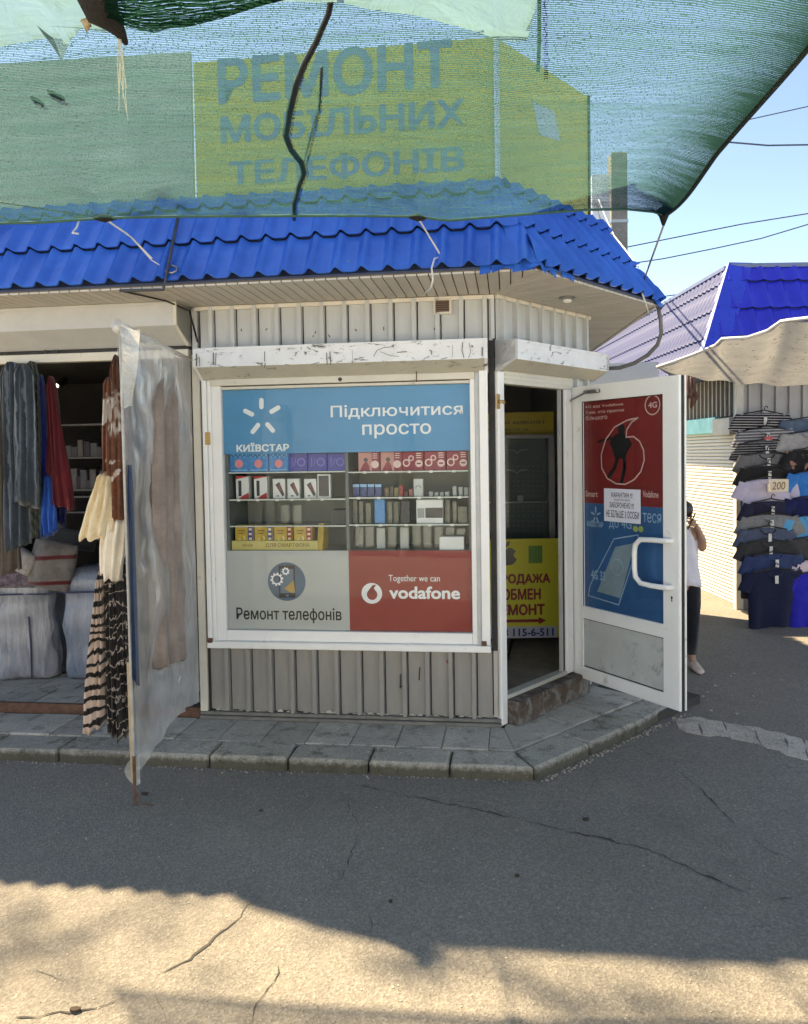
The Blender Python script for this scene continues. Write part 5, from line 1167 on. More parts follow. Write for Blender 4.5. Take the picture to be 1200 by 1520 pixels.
hang('hanging_scarf', 48, 536, 792, 5.24, .075, .075, cloth('chunky_dark_green_knit', (.018, .026, .02), (.07, .09, .07), 30, bm=.9, pat=p_str((.09, .11, .09), 9, .6, 3, 'DIAGONAL')), 'chunky dark green braided scarf hanging right of the striped throws', 'scarf', folds=7, seed=2, t0=.06, t1=.06)
hang('hanging_towel', 60, 555, 740, 5.34, .04, .11, cloth('royal_blue_satin', (.01, .02, .20), (.02, .05, .38), 6, .45, .2), 'royal blue cloth strip hanging behind the red cloth', 'towel', folds=3, seed=4)
hang('hanging_towel', 76, 558, 752, 5.26, .045, .17, cloth('wine_red_satin', (.09, .004, .009), (.16, .008, .016), 5, .5, .2), 'wine red satin cloth widening downwards in the stall opening', 'towel', folds=3, seed=6, sway=(.04, 0))
hang('hanging_towel', 72, 705, 792, 5.24, .05, .11, cloth('bright_blue_satin', (.006, .07, .36), (.015, .13, .52), 6, .4, .2), 'bright blue satin tip hanging lowest beneath the red cloth', 'towel', folds=3, seed=7)
hang('hanging_towel', 88, 738, 778, 5.36, .10, .09, cloth('navy_satin', (.006, .012, .09), None, 6, .4, .2), 'navy satin corner hanging right of the bright blue tip', 'towel', folds=2, seed=9)
# bags of bedding
def bag(cx, cy, w_, d_, h, m, lid, name, label, seed, tilt=0):
    r = random.Random(seed); rings = []
    prof = [(0, .93), (.03, 1.0), (.09, 1.01), (.15, 1.02), (.21, 1.03), (.27, 1.03), (.33, 1.03), (.39, 1.02), (.45, 1.02), (.51, 1.01), (.57, 1.0), (.63, 1.0), (.70, .98), (.78, .97), (.80, 1.05), (.86, 1.08), (.90, 1.05), (.94, 1.0), (1.0, .72)]
    for v, s_ in prof:
        ring_ = []
        for k in range(64):
            a = 2 * pi * k / 64; ca, sa = cos(a), sin(a); e = .52
            x = math.copysign(abs(ca) ** e, ca) * w_ / 2 * s_; y = math.copysign(abs(sa) ** e, sa) * d_ / 2 * s_
            nz = noise.noise(Vector((cx * 9 + ca * 1.6, sa * 1.6, v * 5 + seed))) * .03 + noise.noise(Vector((ca * 9 + seed, sa * 9, v * 1.5))) * .02 * min(1, v * 9)
            ring_.append(Vector((cx + x + nz + tilt * v * h, cy + y + nz, .133 + v * h + nz * .6)))
        rings.append(ring_)
    T0 = Matrix.Translation((cx, cy, .13)); t = thing(name, label, 'bag', T0)
    obj('bag_body', MB().loft(rings), m, t, smooth=60)
    zt_ = .133 + .80 * h; obj('zip_seam', MB().tube([(cx - w_ * .53, cy - d_ * .52, zt_), (cx, cy - d_ * .56, zt_ + .006), (cx + w_ * .53, cy - d_ * .52, zt_)], .007, 5), lid, t)
    obj('strap', MB().tube([(cx + .07, cy - d_ * .53, .15), (cx + .075, cy - d_ * .545, .4), (cx + .06, cy - d_ * .52, .62)], .007, 5), lid, t)
    return t
BGM = M('milky_blue_bag_plastic', (.19, .23, .30), .3, .2, 3, bmp=.8, bs=7, spec=.6, stretch=(3, 3, .6)); BGS = M('bag_striped_plastic', (.27, .29, .33), .3, .4, 6, bmp=.9, bs=8, stretch=(4, 4, .35), spec=.6); LIDM = M('bag_piping', (.03, .04, .09), .5)
bag(-2.92, 6.15, .47, .42, .82, BGS, LIDM, 'bedding_bag', 'crumpled clear plastic bag of striped bedding at the left edge on the stall floor', 2, -.02)
bag(-2.36, 6.10, .47, .40, .84, BGM, LIDM, 'bedding_bag', 'bluish zipped bedding bag with dark piping beside the leopard-print throws', 5)
def pillow(cx, cy, cz, w_, h, ang, m, label, seed):
    rings = []
    for j in range(9):
        v = j / 8; s_ = sin(pi * min(max(v, .04), .96)) ** .35; rings.append([Vector((cx, cy, cz)) + Matrix.Rotation(ang, 3, 'Y') @ Vector((cos(a) * w_ / 2 * (.9 + .1 * s_), sin(a) * .09 * s_ * (1 + .2 * sin(3 * a + seed)), (v - .5) * h)) for a in [2 * pi * k / 24 for k in range(24)]])
    o = obj('packed_pillow', MB().loft(rings), m, None, smooth=True); tag(o, label, 'pillow'); return o
PIL = cloth('grey_pillow_red_bands', (.12, .115, .115), (.20, .19, .19), 12, .5, .3, p_str((.10, .01, .015), 1.6, .9, .4, 'Z'))
a = aty(78, 838, 5.9); pillow(a.x, 5.9, a.z, .34, .36, .25, PIL, 'grey packed pillow with dark red bands lying on top of the bedding bags', 1)
a = aty(25, 828, 5.85); pillow(a.x, 5.85, a.z, .30, .16, .5, cloth('white_rope_knit', (.30, .29, .29), (.5, .48, .47), 30, .8, .6), 'rolled white and grey knitted item left of the packed pillow', 2)
a = aty(20, 858, 5.95); pillow(a.x, 5.95, a.z + .02, .5, .18, 0, cloth('dark_flower_fleece', (.04, .035, .05), (.2, .16, .2), 25), 'dark patterned fleece bundle on the left bedding bag', 3)
a = aty(105, 800, 6.3); pillow(a.x, 6.3, a.z, .42, .14, .2, cloth('dark_folded_linen', (.05, .05, .05), None, 10), 'dark folded linen behind the packed pillow', 4)
# ---- the polythene screen on its pole
P0 = gz(201, 1195); Qp = TA @ Vector((-1.965, -.02, 0))
ZT = onplane(176, 484, P0, Vector((0, -1, 0))).z
SCR = thing('plastic_screen', 'swung-out screen of crumpled clear polythene on a thin pole with its foot on the asphalt', 'plastic screen', Matrix.Translation(P0))
tp = onplane(178, 484, P0, Vector((0, -1, 0)))
obj('pole', MB().tube([P0 + Vector((0, 0, .25)), P0.lerp(tp, .5), tp], .008, 8), M('grey_metal_tube', (.34, .34, .33), .45, .2, 20), SCR)
obj('pole_foot', MB().tube([P0, P0 + Vector((0, 0, .26))], .0085, 8), RUSTM, SCR)
obj('wooden_lath', MB().tube([P0 + Vector((-.008, .012, .12)), P0 + Vector((-.012, .012, .75))], .016, 6), M('pale_old_lath', (.38, .30, .19), .8, .2, 10), SCR)
qt = TA @ Vector((-1.965, -.02, px2(TA, 276, 528)[1])); qt.z = 2.44
def scr(u, v):
    # u: 0 pole .. 1 wall ; v: 0 bottom .. 1 top
    zb0 = .10 + .22 * sin(pi * min(1, u * 1.0)) * .55 + .02; top_ = tp.lerp(Vector((Qp.x, Qp.y, qt.z)), u); bt = P0.lerp(Vector((Qp.x, Qp.y, 0)), u)
    zb_ = (.10 if u < .02 else .12) + .10 * sin(pi * u) + .07 * u
    p = bt.lerp(top_, v); p.z = zb_ + (top_.z - .03 * sin(pi * u) - zb_) * v
    n_ = noise.noise(Vector((u * 3.1, v * 4, 1))) * .06 + noise.noise(Vector((u * 9 + v * 3, v * 7 - u * 4, 7))) * .018
    n_ += (.5 - abs(noise.noise(Vector((u * 5 - v * 4, v * 9 + u * 6, 2))))) * .03 + (.5 - abs(noise.noise(Vector((u * 14 + v * 9, v * 12 - u * 12, 5))))) * .012
    k = min(1, 6 * u, 8 * (1 - u)); p.x += n_ * k + .015 * sin(pi * u); return p
obj('polythene_sheet', MB().grid(scr, 70, 130), POLYSCR, SCR, smooth=True, fix=False)
obj('top_fold', MB().loft([[p + Vector((r_ * cos(a), 0, r_ * sin(a) * 1.4)) for a in [k * pi / 5 for k in range(10)]] for p, r_ in ((tp + Vector((-.012, -.01, .0)), .028), (tp.lerp(qt, .15) + Vector((0, 0, -.01)), .022), (tp.lerp(qt, .5), .012), (qt, .008))]), sheet_mat('thick_rolled_polythene', (.80, .79, .76), .75, .12), SCR, smooth=True)
fo = MB(); fo.grid(lambda u, v: tp + Vector((.004 + .006 * sin(5 * v) + (.085 - .045 * v) * u, -.012 + .05 * u, -.01 - .40 * v + .008 * sin(9 * v + 6 * u))), 6, 14)
obj('gathered_edge', fo, MATS.get('x') or sheet_mat('gathered_polythene', (.80, .79, .75), .7, .15), SCR, smooth=True, fix=False)
kn = MB(); kn.grid(lambda u, v: P0 + Vector((-.05 * sin(pi * v) * (1 - u) + .02 * u, .0 + .03 * u, .10 + .16 * v)), 6, 8); obj('foot_knot', kn, sheet_mat('knotted_polythene', (.7, .69, .66), .55, .15), SCR, smooth=True, fix=False)
crs = random.Random(3)
for k in range(12):
    u0, v0 = crs.uniform(.08, .85), crs.uniform(.15, .9); du, dv = crs.uniform(-.25, .35), crs.uniform(-.28, .28)
    pts = [scr(min(.98, max(.03, u0 + du * t / 8 + .01 * sin(t + k))), min(.98, max(.03, v0 + dv * t / 8))) + Vector((-.003, 0, 0)) for t in range(9)]
    obj('crease_glint', MB().tube(pts, [.0005] + [.0022] * 7 + [.0005], 4), M('crease_highlight', (.8, .79, .77), .25, .02), SCR, smooth=True)  # pale tubes painted as highlights along the folds of the sheet
obj('wire_tie', MB().tube([P0 + Vector((0, -.01, .09)), P0 + Vector((.05, -.03, .02)), P0 + Vector((.1, -.02, .006))], .003, 4), RUSTM, SCR)
# ---- garments on the screen
Yg = 4.12
def patch_brown(n, v, c):
    w_ = ramp(n, noise_n(n, v, 4.2, 2, .5, 1.5), [(.655, 0.0), (.685, 1.0)]); return mixc(n, w_, c, (.55, .50, .46))
BRN = cloth('brown_plush_with_white_patches', (.10, .03, .015), (.19, .065, .03), 26, .6, .6, patch_brown)
CRM = cloth('cream_plush', (.62, .50, .32), (.75, .64, .45), 16, .8, .5)
CRW = cloth('ivory_plush', (.68, .62, .52), (.78, .73, .64), 12, .8, .4)
rt = aty(178, 528, Yg); RB = thing('plush_robe', 'brown plush robe with white patches and cream lower part hanging on the polythene screen', 'robe', Matrix.Translation(rt))
def prt(px, y0, y1, Y, w0, w1, m, **k):
    a = aty(px, y0, Y); b = aty(px, y1, Y); return drape(a.x, Y, a.z, a.z - b.z, (1, .15, 0), w0, w1, **k)
obj('robe_back', prt(173, 527, 775, Yg + .03, .05, .15, BRN, t0=.10, t1=.16, folds=4, seed=12, amp=.16, wfn=lambda v: .045 + .07 * min(1, v * 3)), BRN, RB, smooth=True)
obj('robe_sleeve', prt(163, 560, 706, Yg - .02, .07, .085, BRN, t0=.08, t1=.09, folds=3, seed=13, amp=.16, sway=(-.005, 0)), BRN, RB, smooth=True)
obj('robe_cuff', prt(158, 700, 791, Yg - .04, .08, .17, CRM, t0=.09, t1=.12, folds=2, seed=14, amp=.16, sway=(-.06, 0)), CRM, RB, smooth=True)
obj('robe_hem', prt(172, 768, 852, Yg + .01, .14, .11, CRW, t0=.13, t1=.12, folds=2, seed=15, amp=.16, sway=(-.03, 0)), CRW, RB, smooth=True)
obj('hanger_hook', MB().tube([rt + Vector((.0, 0, -.01)), rt + Vector((-.01, 0, .03)), rt + Vector((.01, 0, .05)), rt + Vector((.025, 0, .03))], .003, 5), STEEL, RB)
TIG = cloth('peach_tiger_stripe_fleece', (.50, .36, .29), (.62, .52, .46), 8, .85, .4, lambda n, v, c: mixc(n, ramp(n, wave(n, v, 5.5, 9, 'Z', .9), [(.60, 0.0), (.70, 1.0)]), c, (.012, .01, .01)))
ZEB = cloth('black_fleece_white_marks', (.010, .009, .009), (.02, .018, .018), 8, .85, .4, lambda n, v, c: mixc(n, ramp(n, wave(n, v, 5, 10, 'Z', 2.5), [(.93, 0.0), (.97, 1.0)]), c, (.42, .36, .33)))
hang('striped_fleece_throw', 151, 846, 1076, 4.16, .03, .105, TIG, 'peach and black tiger-striped fleece hanging at the outer end of the screen', 'throw', folds=3, seed=21, t0=.08, t1=.14, sway=(-.06, 0))
hang('striped_fleece_throw', 170, 800, 1084, 4.20, .09, .10, ZEB, 'black fleece throw with thin white marks right of the tiger-striped one', 'throw', folds=5, seed=22, t0=.10, t1=.14)
hang('striped_fleece_throw', 186, 770, 1068, 4.24, .06, .06, ZEB, 'black fleece throw nearest the screen behind the blue cloth', 'throw', folds=4, seed=23, t0=.08, t1=.10)
hang('blue_cloth_edge', 193, 690, 1010, 4.06, .012, .018, cloth('steel_blue_cloth', (.015, .04, .10), (.025, .06, .14), 8), 'narrow steel-blue cloth edge hanging against the screen pole', 'cloth', folds=2, seed=24, t0=.03, t1=.04)
hang('draped_blanket', 240, 560, 985, 4.55, .30, .42, cloth('grey_blanket_behind_screen', (.20, .16, .14), (.36, .29, .26), 3), 'greyish-brown blanket seen blurred through the polythene screen', 'blanket', folds=5, seed=26, wdir=(.1, 1, 0), t0=.06, t1=.08)

# ================================================================== NET, SHEETS, ROPES
low = [(-6.4, None, 4.75, 2.98), (-250, 336, 4.27), (-60, 333, 4.14), (60, 331, 4.08), (155, 324, 4.04), (260, 322, 4.02), (430, 321, 4.00), (540, 321, 3.96), (620, 322, 3.94), (665, 328, 3.97), (740, 322, 4.06), (800, 317, 4.18), (870, 312, 4.34), (930, 311, 4.50), (970, 315, 4.64), (986, 320, 4.70)]
LP_ = []
for q in low:
    if q[1] is None: LP_.append(Vector((q[0], q[2], q[3])))
    else: LP_.append(aty(*q))
LPx = [p.x for p in LP_]
re_far = LP_[-1]; re_mid = aty(1203, 75, 2.95); re_dir = (re_mid - re_far)
YN = .7
def zrise(b, v): return b.z + (3.36 - b.z) * (1 - (1 - v) ** 1.6)
def lowp(x):
    for a, b in zip(LP_[:-1], LP_[1:]):
        if x <= b.x: f = (x - a.x) / (b.x - a.x); return a.lerp(b, max(0, f))
    return LP_[-1]
XR = re_far.x; XL = -2.85
def netp(u, v):
    x0 = XL + (XR - XL) * u; b = lowp(x0)
    xt = -1.0 + (XR - .06 + 1.0) * u; x = x0 + (xt - x0) * v + .05 * sin(9 * v) * (1 - u); y = b.y + (YN - b.y) * v; z = zrise(b, v)
    if v < .35:
        for tx in (LP_[4].x, LP_[8].x, XR):
            d = x0 - tx; g = math.exp(-(d / .18) ** 2) * (1 - v / .35); z -= .05 * g * sin(pi * min(1, v / .2)); 
            z += .012 * sin(14 * math.atan2(d, v * 6 + .02)) * math.exp(-abs(d) / .5) * (1 - v / .35) * min(1, v * 25)
    z += (.035 * noise.noise(Vector((x * .9, y * 1.1, 3))) + .008 * sin(x * 2 + y * 5)) * min(1, v * 9)
    return Vector((x, y, z))
# columns placed densely round the visible part
us = [k / 150 for k in range(151)]; vs = [0, .002, .004] + [.008 + .78 * (k / 80) for k in range(81)] + [.85, .93, 1]
me = bpy.data.meshes.new('shade_net'); V_ = []; Fc = []; UVs = []
for v in vs:
    for u in us: p = netp(u, v); V_.append(p); UVs.append((p.x, v * 3.6))
nu_ = len(us)
for j in range(len(vs) - 1):
    for i in range(nu_ - 1): a = j * nu_ + i; Fc.append((a, a + 1, a + nu_ + 1, a + nu_))
me.from_pydata([tuple(p) for p in V_], [], Fc); uvl = me.uv_layers.new(name='UVMap')
for lpz in me.loops: uvl.data[lpz.index].uv = UVs[lpz.vertex_index]
for p in me.polygons: p.use_smooth = True
me.materials.append(NET)
PATCH1 = [(-120, -120), (-120, 92), (0, 72), (55, 60), (80, 56), (92, 92), (105, 60), (122, 42), (160, 48), (175, -120)]
PATCH2 = [(380, 0), (500, 2), (600, 20), (680, 40), (738, 57), (783, 61), (800, -10), (815, -120), (380, -120)]
def proj(p):
    d = Vector(p) - CC; z = d.dot(CF); return PX + F * d.dot(CR) / z, PY - F * d.dot(CU) / z
def inpoly(p, poly):
    r = False
    for i in range(len(poly)):
        (x0, y0), (x1, y1) = poly[i], poly[(i + 1) % len(poly)]
        if (y0 > p[1]) != (y1 > p[1]) and p[0] < (x1 - x0) * (p[1] - y0) / (y1 - y0) + x0: r = not r
    return r
# the net is torn where the two polythene patches hang
bm = bmesh.new(); bm.from_mesh(me); kill = []
for f in bm.faces:
    if f.calc_center_median().y < 1.2: continue
    pj = [proj(v.co) for v in f.verts]
    if all(inpoly(q, PATCH1) or inpoly(q, PATCH2) for q in pj): kill.append(f)
bmesh.ops.delete(bm, geom=kill, context='FACES'); bm.to_mesh(me); bm.free()
NETT = thing('shade_net', 'big green shade net stretched overhead from the kiosk eave towards the viewer', 'shade net', Matrix.Translation(LP_[8]))
obj('mesh_fabric', me, None, NETT)
obj('lower_hem', MB().tube([netp(u, .001) for u in us], .007, 5), M('hem_dark_green', (.03, .10, .08), .8), NETT, smooth=True)
edge = [netp(1, v) for v in vs]
obj('side_hem', MB().tube(edge, [.008 + .006 * (k > 3) for k in range(len(edge))], 6), M('hem_black_green', (.008, .02, .016), .9), NETT, smooth=True)
def nz_(x, y):
    b = lowp(min(max(x, -6), XR)); v = (b.y - y) / (b.y - YN); return zrise(b, max(0, min(1, v)))
def onnet(px, py, dz=0):
    d = ray(px, py); lo, hi = 1.0, 6.0
    for _ in range(40):
        m_ = (lo + hi) / 2; p = CC + d * m_
        if p.z > nz_(p.x, p.y) + dz: hi = m_
        else: lo = m_
    return CC + d * lo
# frayed strings and knot where the nets are tied
KN = thing('net_knot', 'dark knotted lump of netting with frayed ends at the top left', 'knot', Matrix.Translation(onnet(150, 15, -.05)))
KM = M('knot_dark_cloth', (.007, .006, .005), .9, .4, 30, bmp=.8)
def lump(pts, rs, m, nm, sc=14, amp=.35, par=None):
    mb = MB(); mb.tube(pts, rs, 12); 
    c = [Vector(v) for v in mb.v]; ctr = sum(c, Vector()) / len(c)
    mb.v = [tuple(v + (v - ctr).normalized() * noise.noise(v * sc) * amp * sum(rs) / len(rs)) for v in c]
    return obj(nm, mb, m, par, smooth=True)
lump([onnet(132, -25, -.06), onnet(146, -5, -.07), onnet(152, 18, -.08), onnet(165, 32, -.09), onnet(178, 48, -.1), onnet(186, 62, -.1)], [.05, .06, .05, .035, .02, .008], KM, 'knotted_cloth', par=KN)
lump([onnet(150, 20, -.08), onnet(137, 26, -.09), onnet(128, 34, -.1), onnet(122, 30, -.1)], [.02, .010, .012, .005], M('straw_twine', (.34, .27, .18), .8), 'twine_loop', par=KN)
lump([onnet(128, 34, -.1), onnet(130, 42, -.1), onnet(134, 38, -.1)], [.010, .010, .004], MATS['straw_twine'], 'twine_loop', par=KN)
st = MB(); r = random.Random(13); base = onnet(178, 56, -.11)
for k in range(9):
    L = r.uniform(.12, .26); x_ = r.uniform(-.006, .006); st.tube([base + Vector((x_, 0, 0)), base + Vector((x_ + r.uniform(-.01, .012), 0, -L * .5)), base + Vector((x_ + r.uniform(-.012, .02), 0, -L))], .0011, 4)
obj('frayed_strings', st, M('pale_twine', (.50, .50, .38), .8), KN)
# second dark net rolled up along the top
rm = bpy.data.meshes.new('rolled_net'); top_px = [(150, -60), (200, -70), (260, -80), (330, -80), (400, -80), (480, -90), (560, -95)]; bot_px = [(160, 22), (195, 38), (230, 46), (275, 38), (320, 26), (370, 8), (430, -12)]
rows_ = []
for k in range(7):
    a, b = onnet(*top_px[k], -.03), onnet(*bot_px[k], -.10); rows_.append([a.lerp(b, t / 12) + Vector((0, 0, -.05 * sin(pi * t / 12) + (.01 * sin(t * 2.4 + k)))) for t in range(13)])
V_ = [tuple(p) for rw in rows_ for p in rw]; Fc = [(j * 13 + i, j * 13 + i + 1, (j + 1) * 13 + i + 1, (j + 1) * 13 + i) for j in range(6) for i in range(12)]
rm.from_pydata(V_, [], Fc); uvl = rm.uv_layers.new(name='UVMap')
for lpz in rm.loops: co_ = rm.vertices[lpz.vertex_index].co; j, i = divmod(lpz.vertex_index, 13); uvl.data[lpz.index].uv = (j * .12, i * .03)
for p in rm.polygons: p.use_smooth = True
rm.materials.append(NETD); RN = obj('rolled_net', rm, None, None); tag(RN, 'darker bundled net sagging from the knot along the top edge', 'net')
def psheet(pp, lab, dz=-.025):
    pts = [onnet(*q, dz) for q in pp]; c = sum(pts, Vector()) / len(pts); mb = MB()
    n_ = len(pts)
    for i in range(n_):
        p, q = pts[i], pts[(i + 1) % n_]
        for s_ in range(4):
            a0, a1 = s_ / 4, (s_ + 1) / 4
            for t in range(4):
                f0, f1 = t / 4, (t + 1) / 4
                w_ = lambda a, f: c.lerp(p.lerp(q, a), f) + Vector((0, 0, .012 * noise.noise(c.lerp(p.lerp(q, a), f) * 7)))
                mb.face([w_(a0, f0), w_(a0, f1), w_(a1, f1), w_(a1, f0)] if t else [w_(a0, 0), w_(a0, f1), w_(a1, f1)])
    o = obj('polythene_sheet', mb, POLYTOP, None, smooth=True); tag(o, lab, 'plastic sheet', 'milky polythene sheets under the net'); return o
psheet([(-120, -120), (-120, 92), (0, 72), (55, 60), (80, 56), (92, 92), (105, 60), (122, 42), (160, 48), (175, -120)], 'milky polythene sheet hanging at the top left corner beside the knot')
psheet([(380, 0), (500, 2), (600, 20), (680, 40), (738, 57), (783, 61), (800, -10), (815, -120), (380, -120)], 'milky polythene triangle hanging at the top middle', -.03)
# stick-like black cable and thin wire lying on the net
o = obj('hose_on_net', MB().tube([onnet(*q, .014) for q in ((497, -30), (488, 20), (470, 62), (452, 95), (440, 125), (430, 165), (424, 200), (432, 222), (447, 240), (451, 256), (444, 275), (437, 300), (436, 318), (437, 326))], [.010, .010, .011, .012, .013, .014, .014, .013, .013, .014, .012, .012, .011, .010], 7), BLACKP, None, smooth=True); tag(o, 'crooked black hose lying on top of the green net', 'hose')
o = obj('thin_cord', MB().tube([onnet(*q, .012) for q in ((478, 100), (474, 160), (462, 200), (452, 240))], .005, 5), BLACKP, None, smooth=True); tag(o, 'thin dark cord lying on the net right of the black hose', 'cord')
o = obj('thin_cord', MB().tube([onnet(*q, .012) for q in ((801, -20), (801, 60), (799, 105))], .007, 5), BLACKP, None, smooth=True); tag(o, 'straight thin cord over the net right of the polythene triangle', 'cord')
for k, (x_, y_) in enumerate(((84, 143), (56, 151))):
    p = onnet(x_, y_, .02); o = obj('fallen_leaf', MB().prism([(p.x + (.022 - .006 * k) * cos(a), p.y + (.045 - .01 * k) * sin(a + .6)) for a in [i * pi / 4 for i in range(8)]], p.z, p.z + .006, 'z'), MATS['dead_leaf'], None); tag(o, ('larger dark dead leaf lying on the net near the top left', 'smaller dark dead leaf lying on the net near the top left')[k], 'leaf', 'dead leaves on the net')
# ties
ROPE = M('white_twine', (.60, .60, .56), .7, .1, 30)
def tie(pp, lab, r_=.005, m=ROPE, nm='tie_rope'):
    o = obj(nm, MB().tube(pp, r_, 6), m, None, smooth=True); tag(o, lab, 'rope'); return o
hk = PAT.col[2].to_3d()
def onroof(T, x, y, lift=.03): n_ = T.col[2].to_3d(); return onplane(x, y, T.translation + n_ * lift, n_)
k1 = LP_[4]
tie([k1, onroof(PAT, 195, 352, .12), onroof(PAT, 226, 384, .05)], 'white twine running from the left net knot down to the roof hook')
tie([k1 + Vector((0, .004, 0)), onroof(PAT, 190, 347, .13), onroof(PAT, 225, 386, .045), onroof(PAT, 250, 401, .03)], 'second thin strand of twine ending in the bent wire hook', .003)
tie([onroof(PAT, 118, 327, .16), onroof(PAT, 114, 338, .15), onroof(PAT, 108, 346, .15), onroof(PAT, 117, 347, .15)], 'short loose end of white twine dangling left of the left knot', .006)
hw = MB().tube([onroof(PAT, *q, .035) for q in ((243, 399), (247, 404), (256, 405), (263, 402), (263, 397), (257, 394), (251, 396))], .006, 6)
o = obj('wire_hook', hw, STEEL, None, smooth=True); tag(o, 'bent wire hook with curled end on the left half of the blue roof', 'hook')
lump([k1 + Vector((-.05, 0, .0)), k1, k1 + Vector((.06, .0, .0))], [.008, .022, .008], KM, 'tie_knot', par=NETT)
lump([LP_[8] + Vector((-.04, 0, .0)), LP_[8], LP_[8] + Vector((.04, .0, -.01))], [.008, .020, .008], KM, 'tie_knot', par=NETT)
lump([re_far + Vector((-.02, .0, .04)), re_far, re_far + Vector((-.005, .0, -.06))], [.035, .03, .008], KM, 'tie_knot', par=NETT)
tie([LP_[8], onroof(PAT, 632, 342, .14), onroof(PAT, 655, 380, .04)], 'white twine from the middle net knot down to the roof near the hip')
tie([onroof(PAT, 656, 381, .035), onroof(PAT, 645, 384, .05), onroof(PAT, 641, 398, .05), aty(643, 415, 4.22), aty(640, 428, 4.3), aty(628, 438, 4.6)], 'curled white cord dropping over the eave beside the vent grille', .005)
tie([re_far + Vector((0, 0, -.05)), onroof(PBT, 956, 416, .03)], 'long taut cord from the right net corner down to the roof tip', .006, M('grey_twine', (.30, .28, .24), .8, .1, 30))
tie([onroof(PBT, 949, 425, .04), onroof(PBT, 957, 445, .03), aty(964, 468, 5.3)], 'frayed white cord end hanging at the right roof tip', .005)
tie([aty(-60, 291, 4.1), aty(0, 300, 4.15), k1], 'dark cord stretched from the left picture edge to the left net knot', .004, BLACKP)
o = tie([onroof(PAT, 265, 322, .05), onroof(PAT, 257, 360, .05), onroof(PAT, 250, 395, .05), onroof(PAT, 243, 430, .03), TA @ Vector((-2.13, -.62, 2.77))], 'dark vertical rod-like cable lying over the left part of the blue roof', .009, M('dark_rod', (.05, .05, .055), .5), 'roof_cable'); o['category'] = 'cable'
tie([TA @ Vector((-2.14, -.60, 2.775)), TA @ Vector((-2.0, -.30, 2.768)), TA @ Vector((-1.93, -.1, 2.74)), TA @ Vector((-1.91, -.03, 2.55))], 'black cable running under the soffit into the corner above the grey shutter box', .006, BLACKP, 'soffit_cable')
# ================================================================== CLOTHES FOR SALE
def shirt_mesh(seed, wd=.25, L=.60, nm='shirt'):
    r = random.Random(seed); ph = r.uniform(0, 6); rings = []
    prof = [(0, .075, .02), (.012, .13, .03), (.035, .20, .045), (.08, .225, .055), (.2, .23, .06), (.45, .235, .055), (.7, .24, .05), (.95, .245, .045), (1.0, .245, .04)]
    n = 36
    for v, w_, t_ in prof:
        rg = []
        for k in range(n):
            a = 2 * pi * k / n; x = w_ / .24 * wd * cos(a); y = t_ * .5 * sin(a) + .03 * noise.noise(Vector((x * 9, seed * 3.1, v * 3))) * (.3 + v) + .014 * sin(x * 22 + ph + 2 * v) * v
            rg.append((x, y, -v * L + (.008 * sin(4 * a + ph) if v > .9 else 0) - (.03 * (1 - abs(x) / .1) if v < .01 and y < 0 and abs(x) < .1 else 0)))
        rings.append(rg)
    mb = MB().loft(rings)
    for s_ in (-1, 1):
        sr_ = []
        for v in (0, .35, .7, 1):
            c = Vector((s_ * (wd * .80 + .095 * v), 0, -.035 - .17 * v)); d = Vector((s_ * .35, 0, -.9)).normalized(); o_ = Vector((d.z, 0, -d.x)) * -s_
            hw = .075 - .012 * v; rg = []
            for k in range(14): a = 2 * pi * k / 14; rg.append(c + o_ * cos(a) * hw + Vector((0, sin(a) * (.022 + .004 * sin(3 * a + ph)), 0)))
            sr_.append(rg)
        mb.loft(sr_)
    return mb
def stripes(c1, f, th, ax='Z'): return lambda n, v, c: mixc(n, ramp(n, wave(n, v, f, .15, ax), [(th, 0.0), (th + .04, 1.0)]), c, c1)
def shirt(px, top_, Y, m, label, seed, scale=1, collar=None, tagged=True, L=.60):
    rs = random.Random(seed * 7); p = aty(px + rs.uniform(-3, 3), top_, Y); T = Matrix.Translation(p) @ Matrix.Rotation(rs.uniform(-.12, .12), 4, 'Z') @ Matrix.Rotation(rs.uniform(-.03, .03), 4, 'Y') @ Matrix.Diagonal((rs.uniform(1.02, 1.1), rs.uniform(.9, 1.3), rs.uniform(.95, 1.0), 1))
    t = thing('t_shirt', label, 't-shirt', Matrix.Translation(p), 'clothes hanging in two columns')
    obj('garment', shirt_mesh(seed, L=L), m, t, T, smooth=50)
    obj('collar', MB().tube([(.075 * cos(a), -.022 - .008 * sin(a), -.012 - .045 * sin(a)) for a in [pi * k / 10 for k in range(11)]], .007, 6), collar or m, t, T, smooth=True)
    obj('hanger', MB().tube([(-.2, -.01, -.01), (-.06, -.02, .015), (0, -.025, .03), (.06, -.02, .015), (.2, -.01, -.01)], .007, 6).tube([(0, -.025, .03), (0, -.03, .055), (.012, -.03, .075), (.03, -.03, .07), (.03, -.03, .05)], .005, 5), BLACKP, t, T)
    if tagged: obj('price_tag', MB().box(-.02, .012, -.068, -.064, -.13, -.05), M('tag_white', (.6, .6, .6), .6), t, T)
    return t
c = cloth
stripe_bw = c('black_jersey_white_stripes', (.012, .012, .014), None, 20, .9, .2, stripes((.42, .40, .42), 11, .78))
stripe_g = c('grey_jersey_white_stripes', (.10, .10, .11), None, 20, .9, .2, stripes((.42, .42, .44), 10, .7))
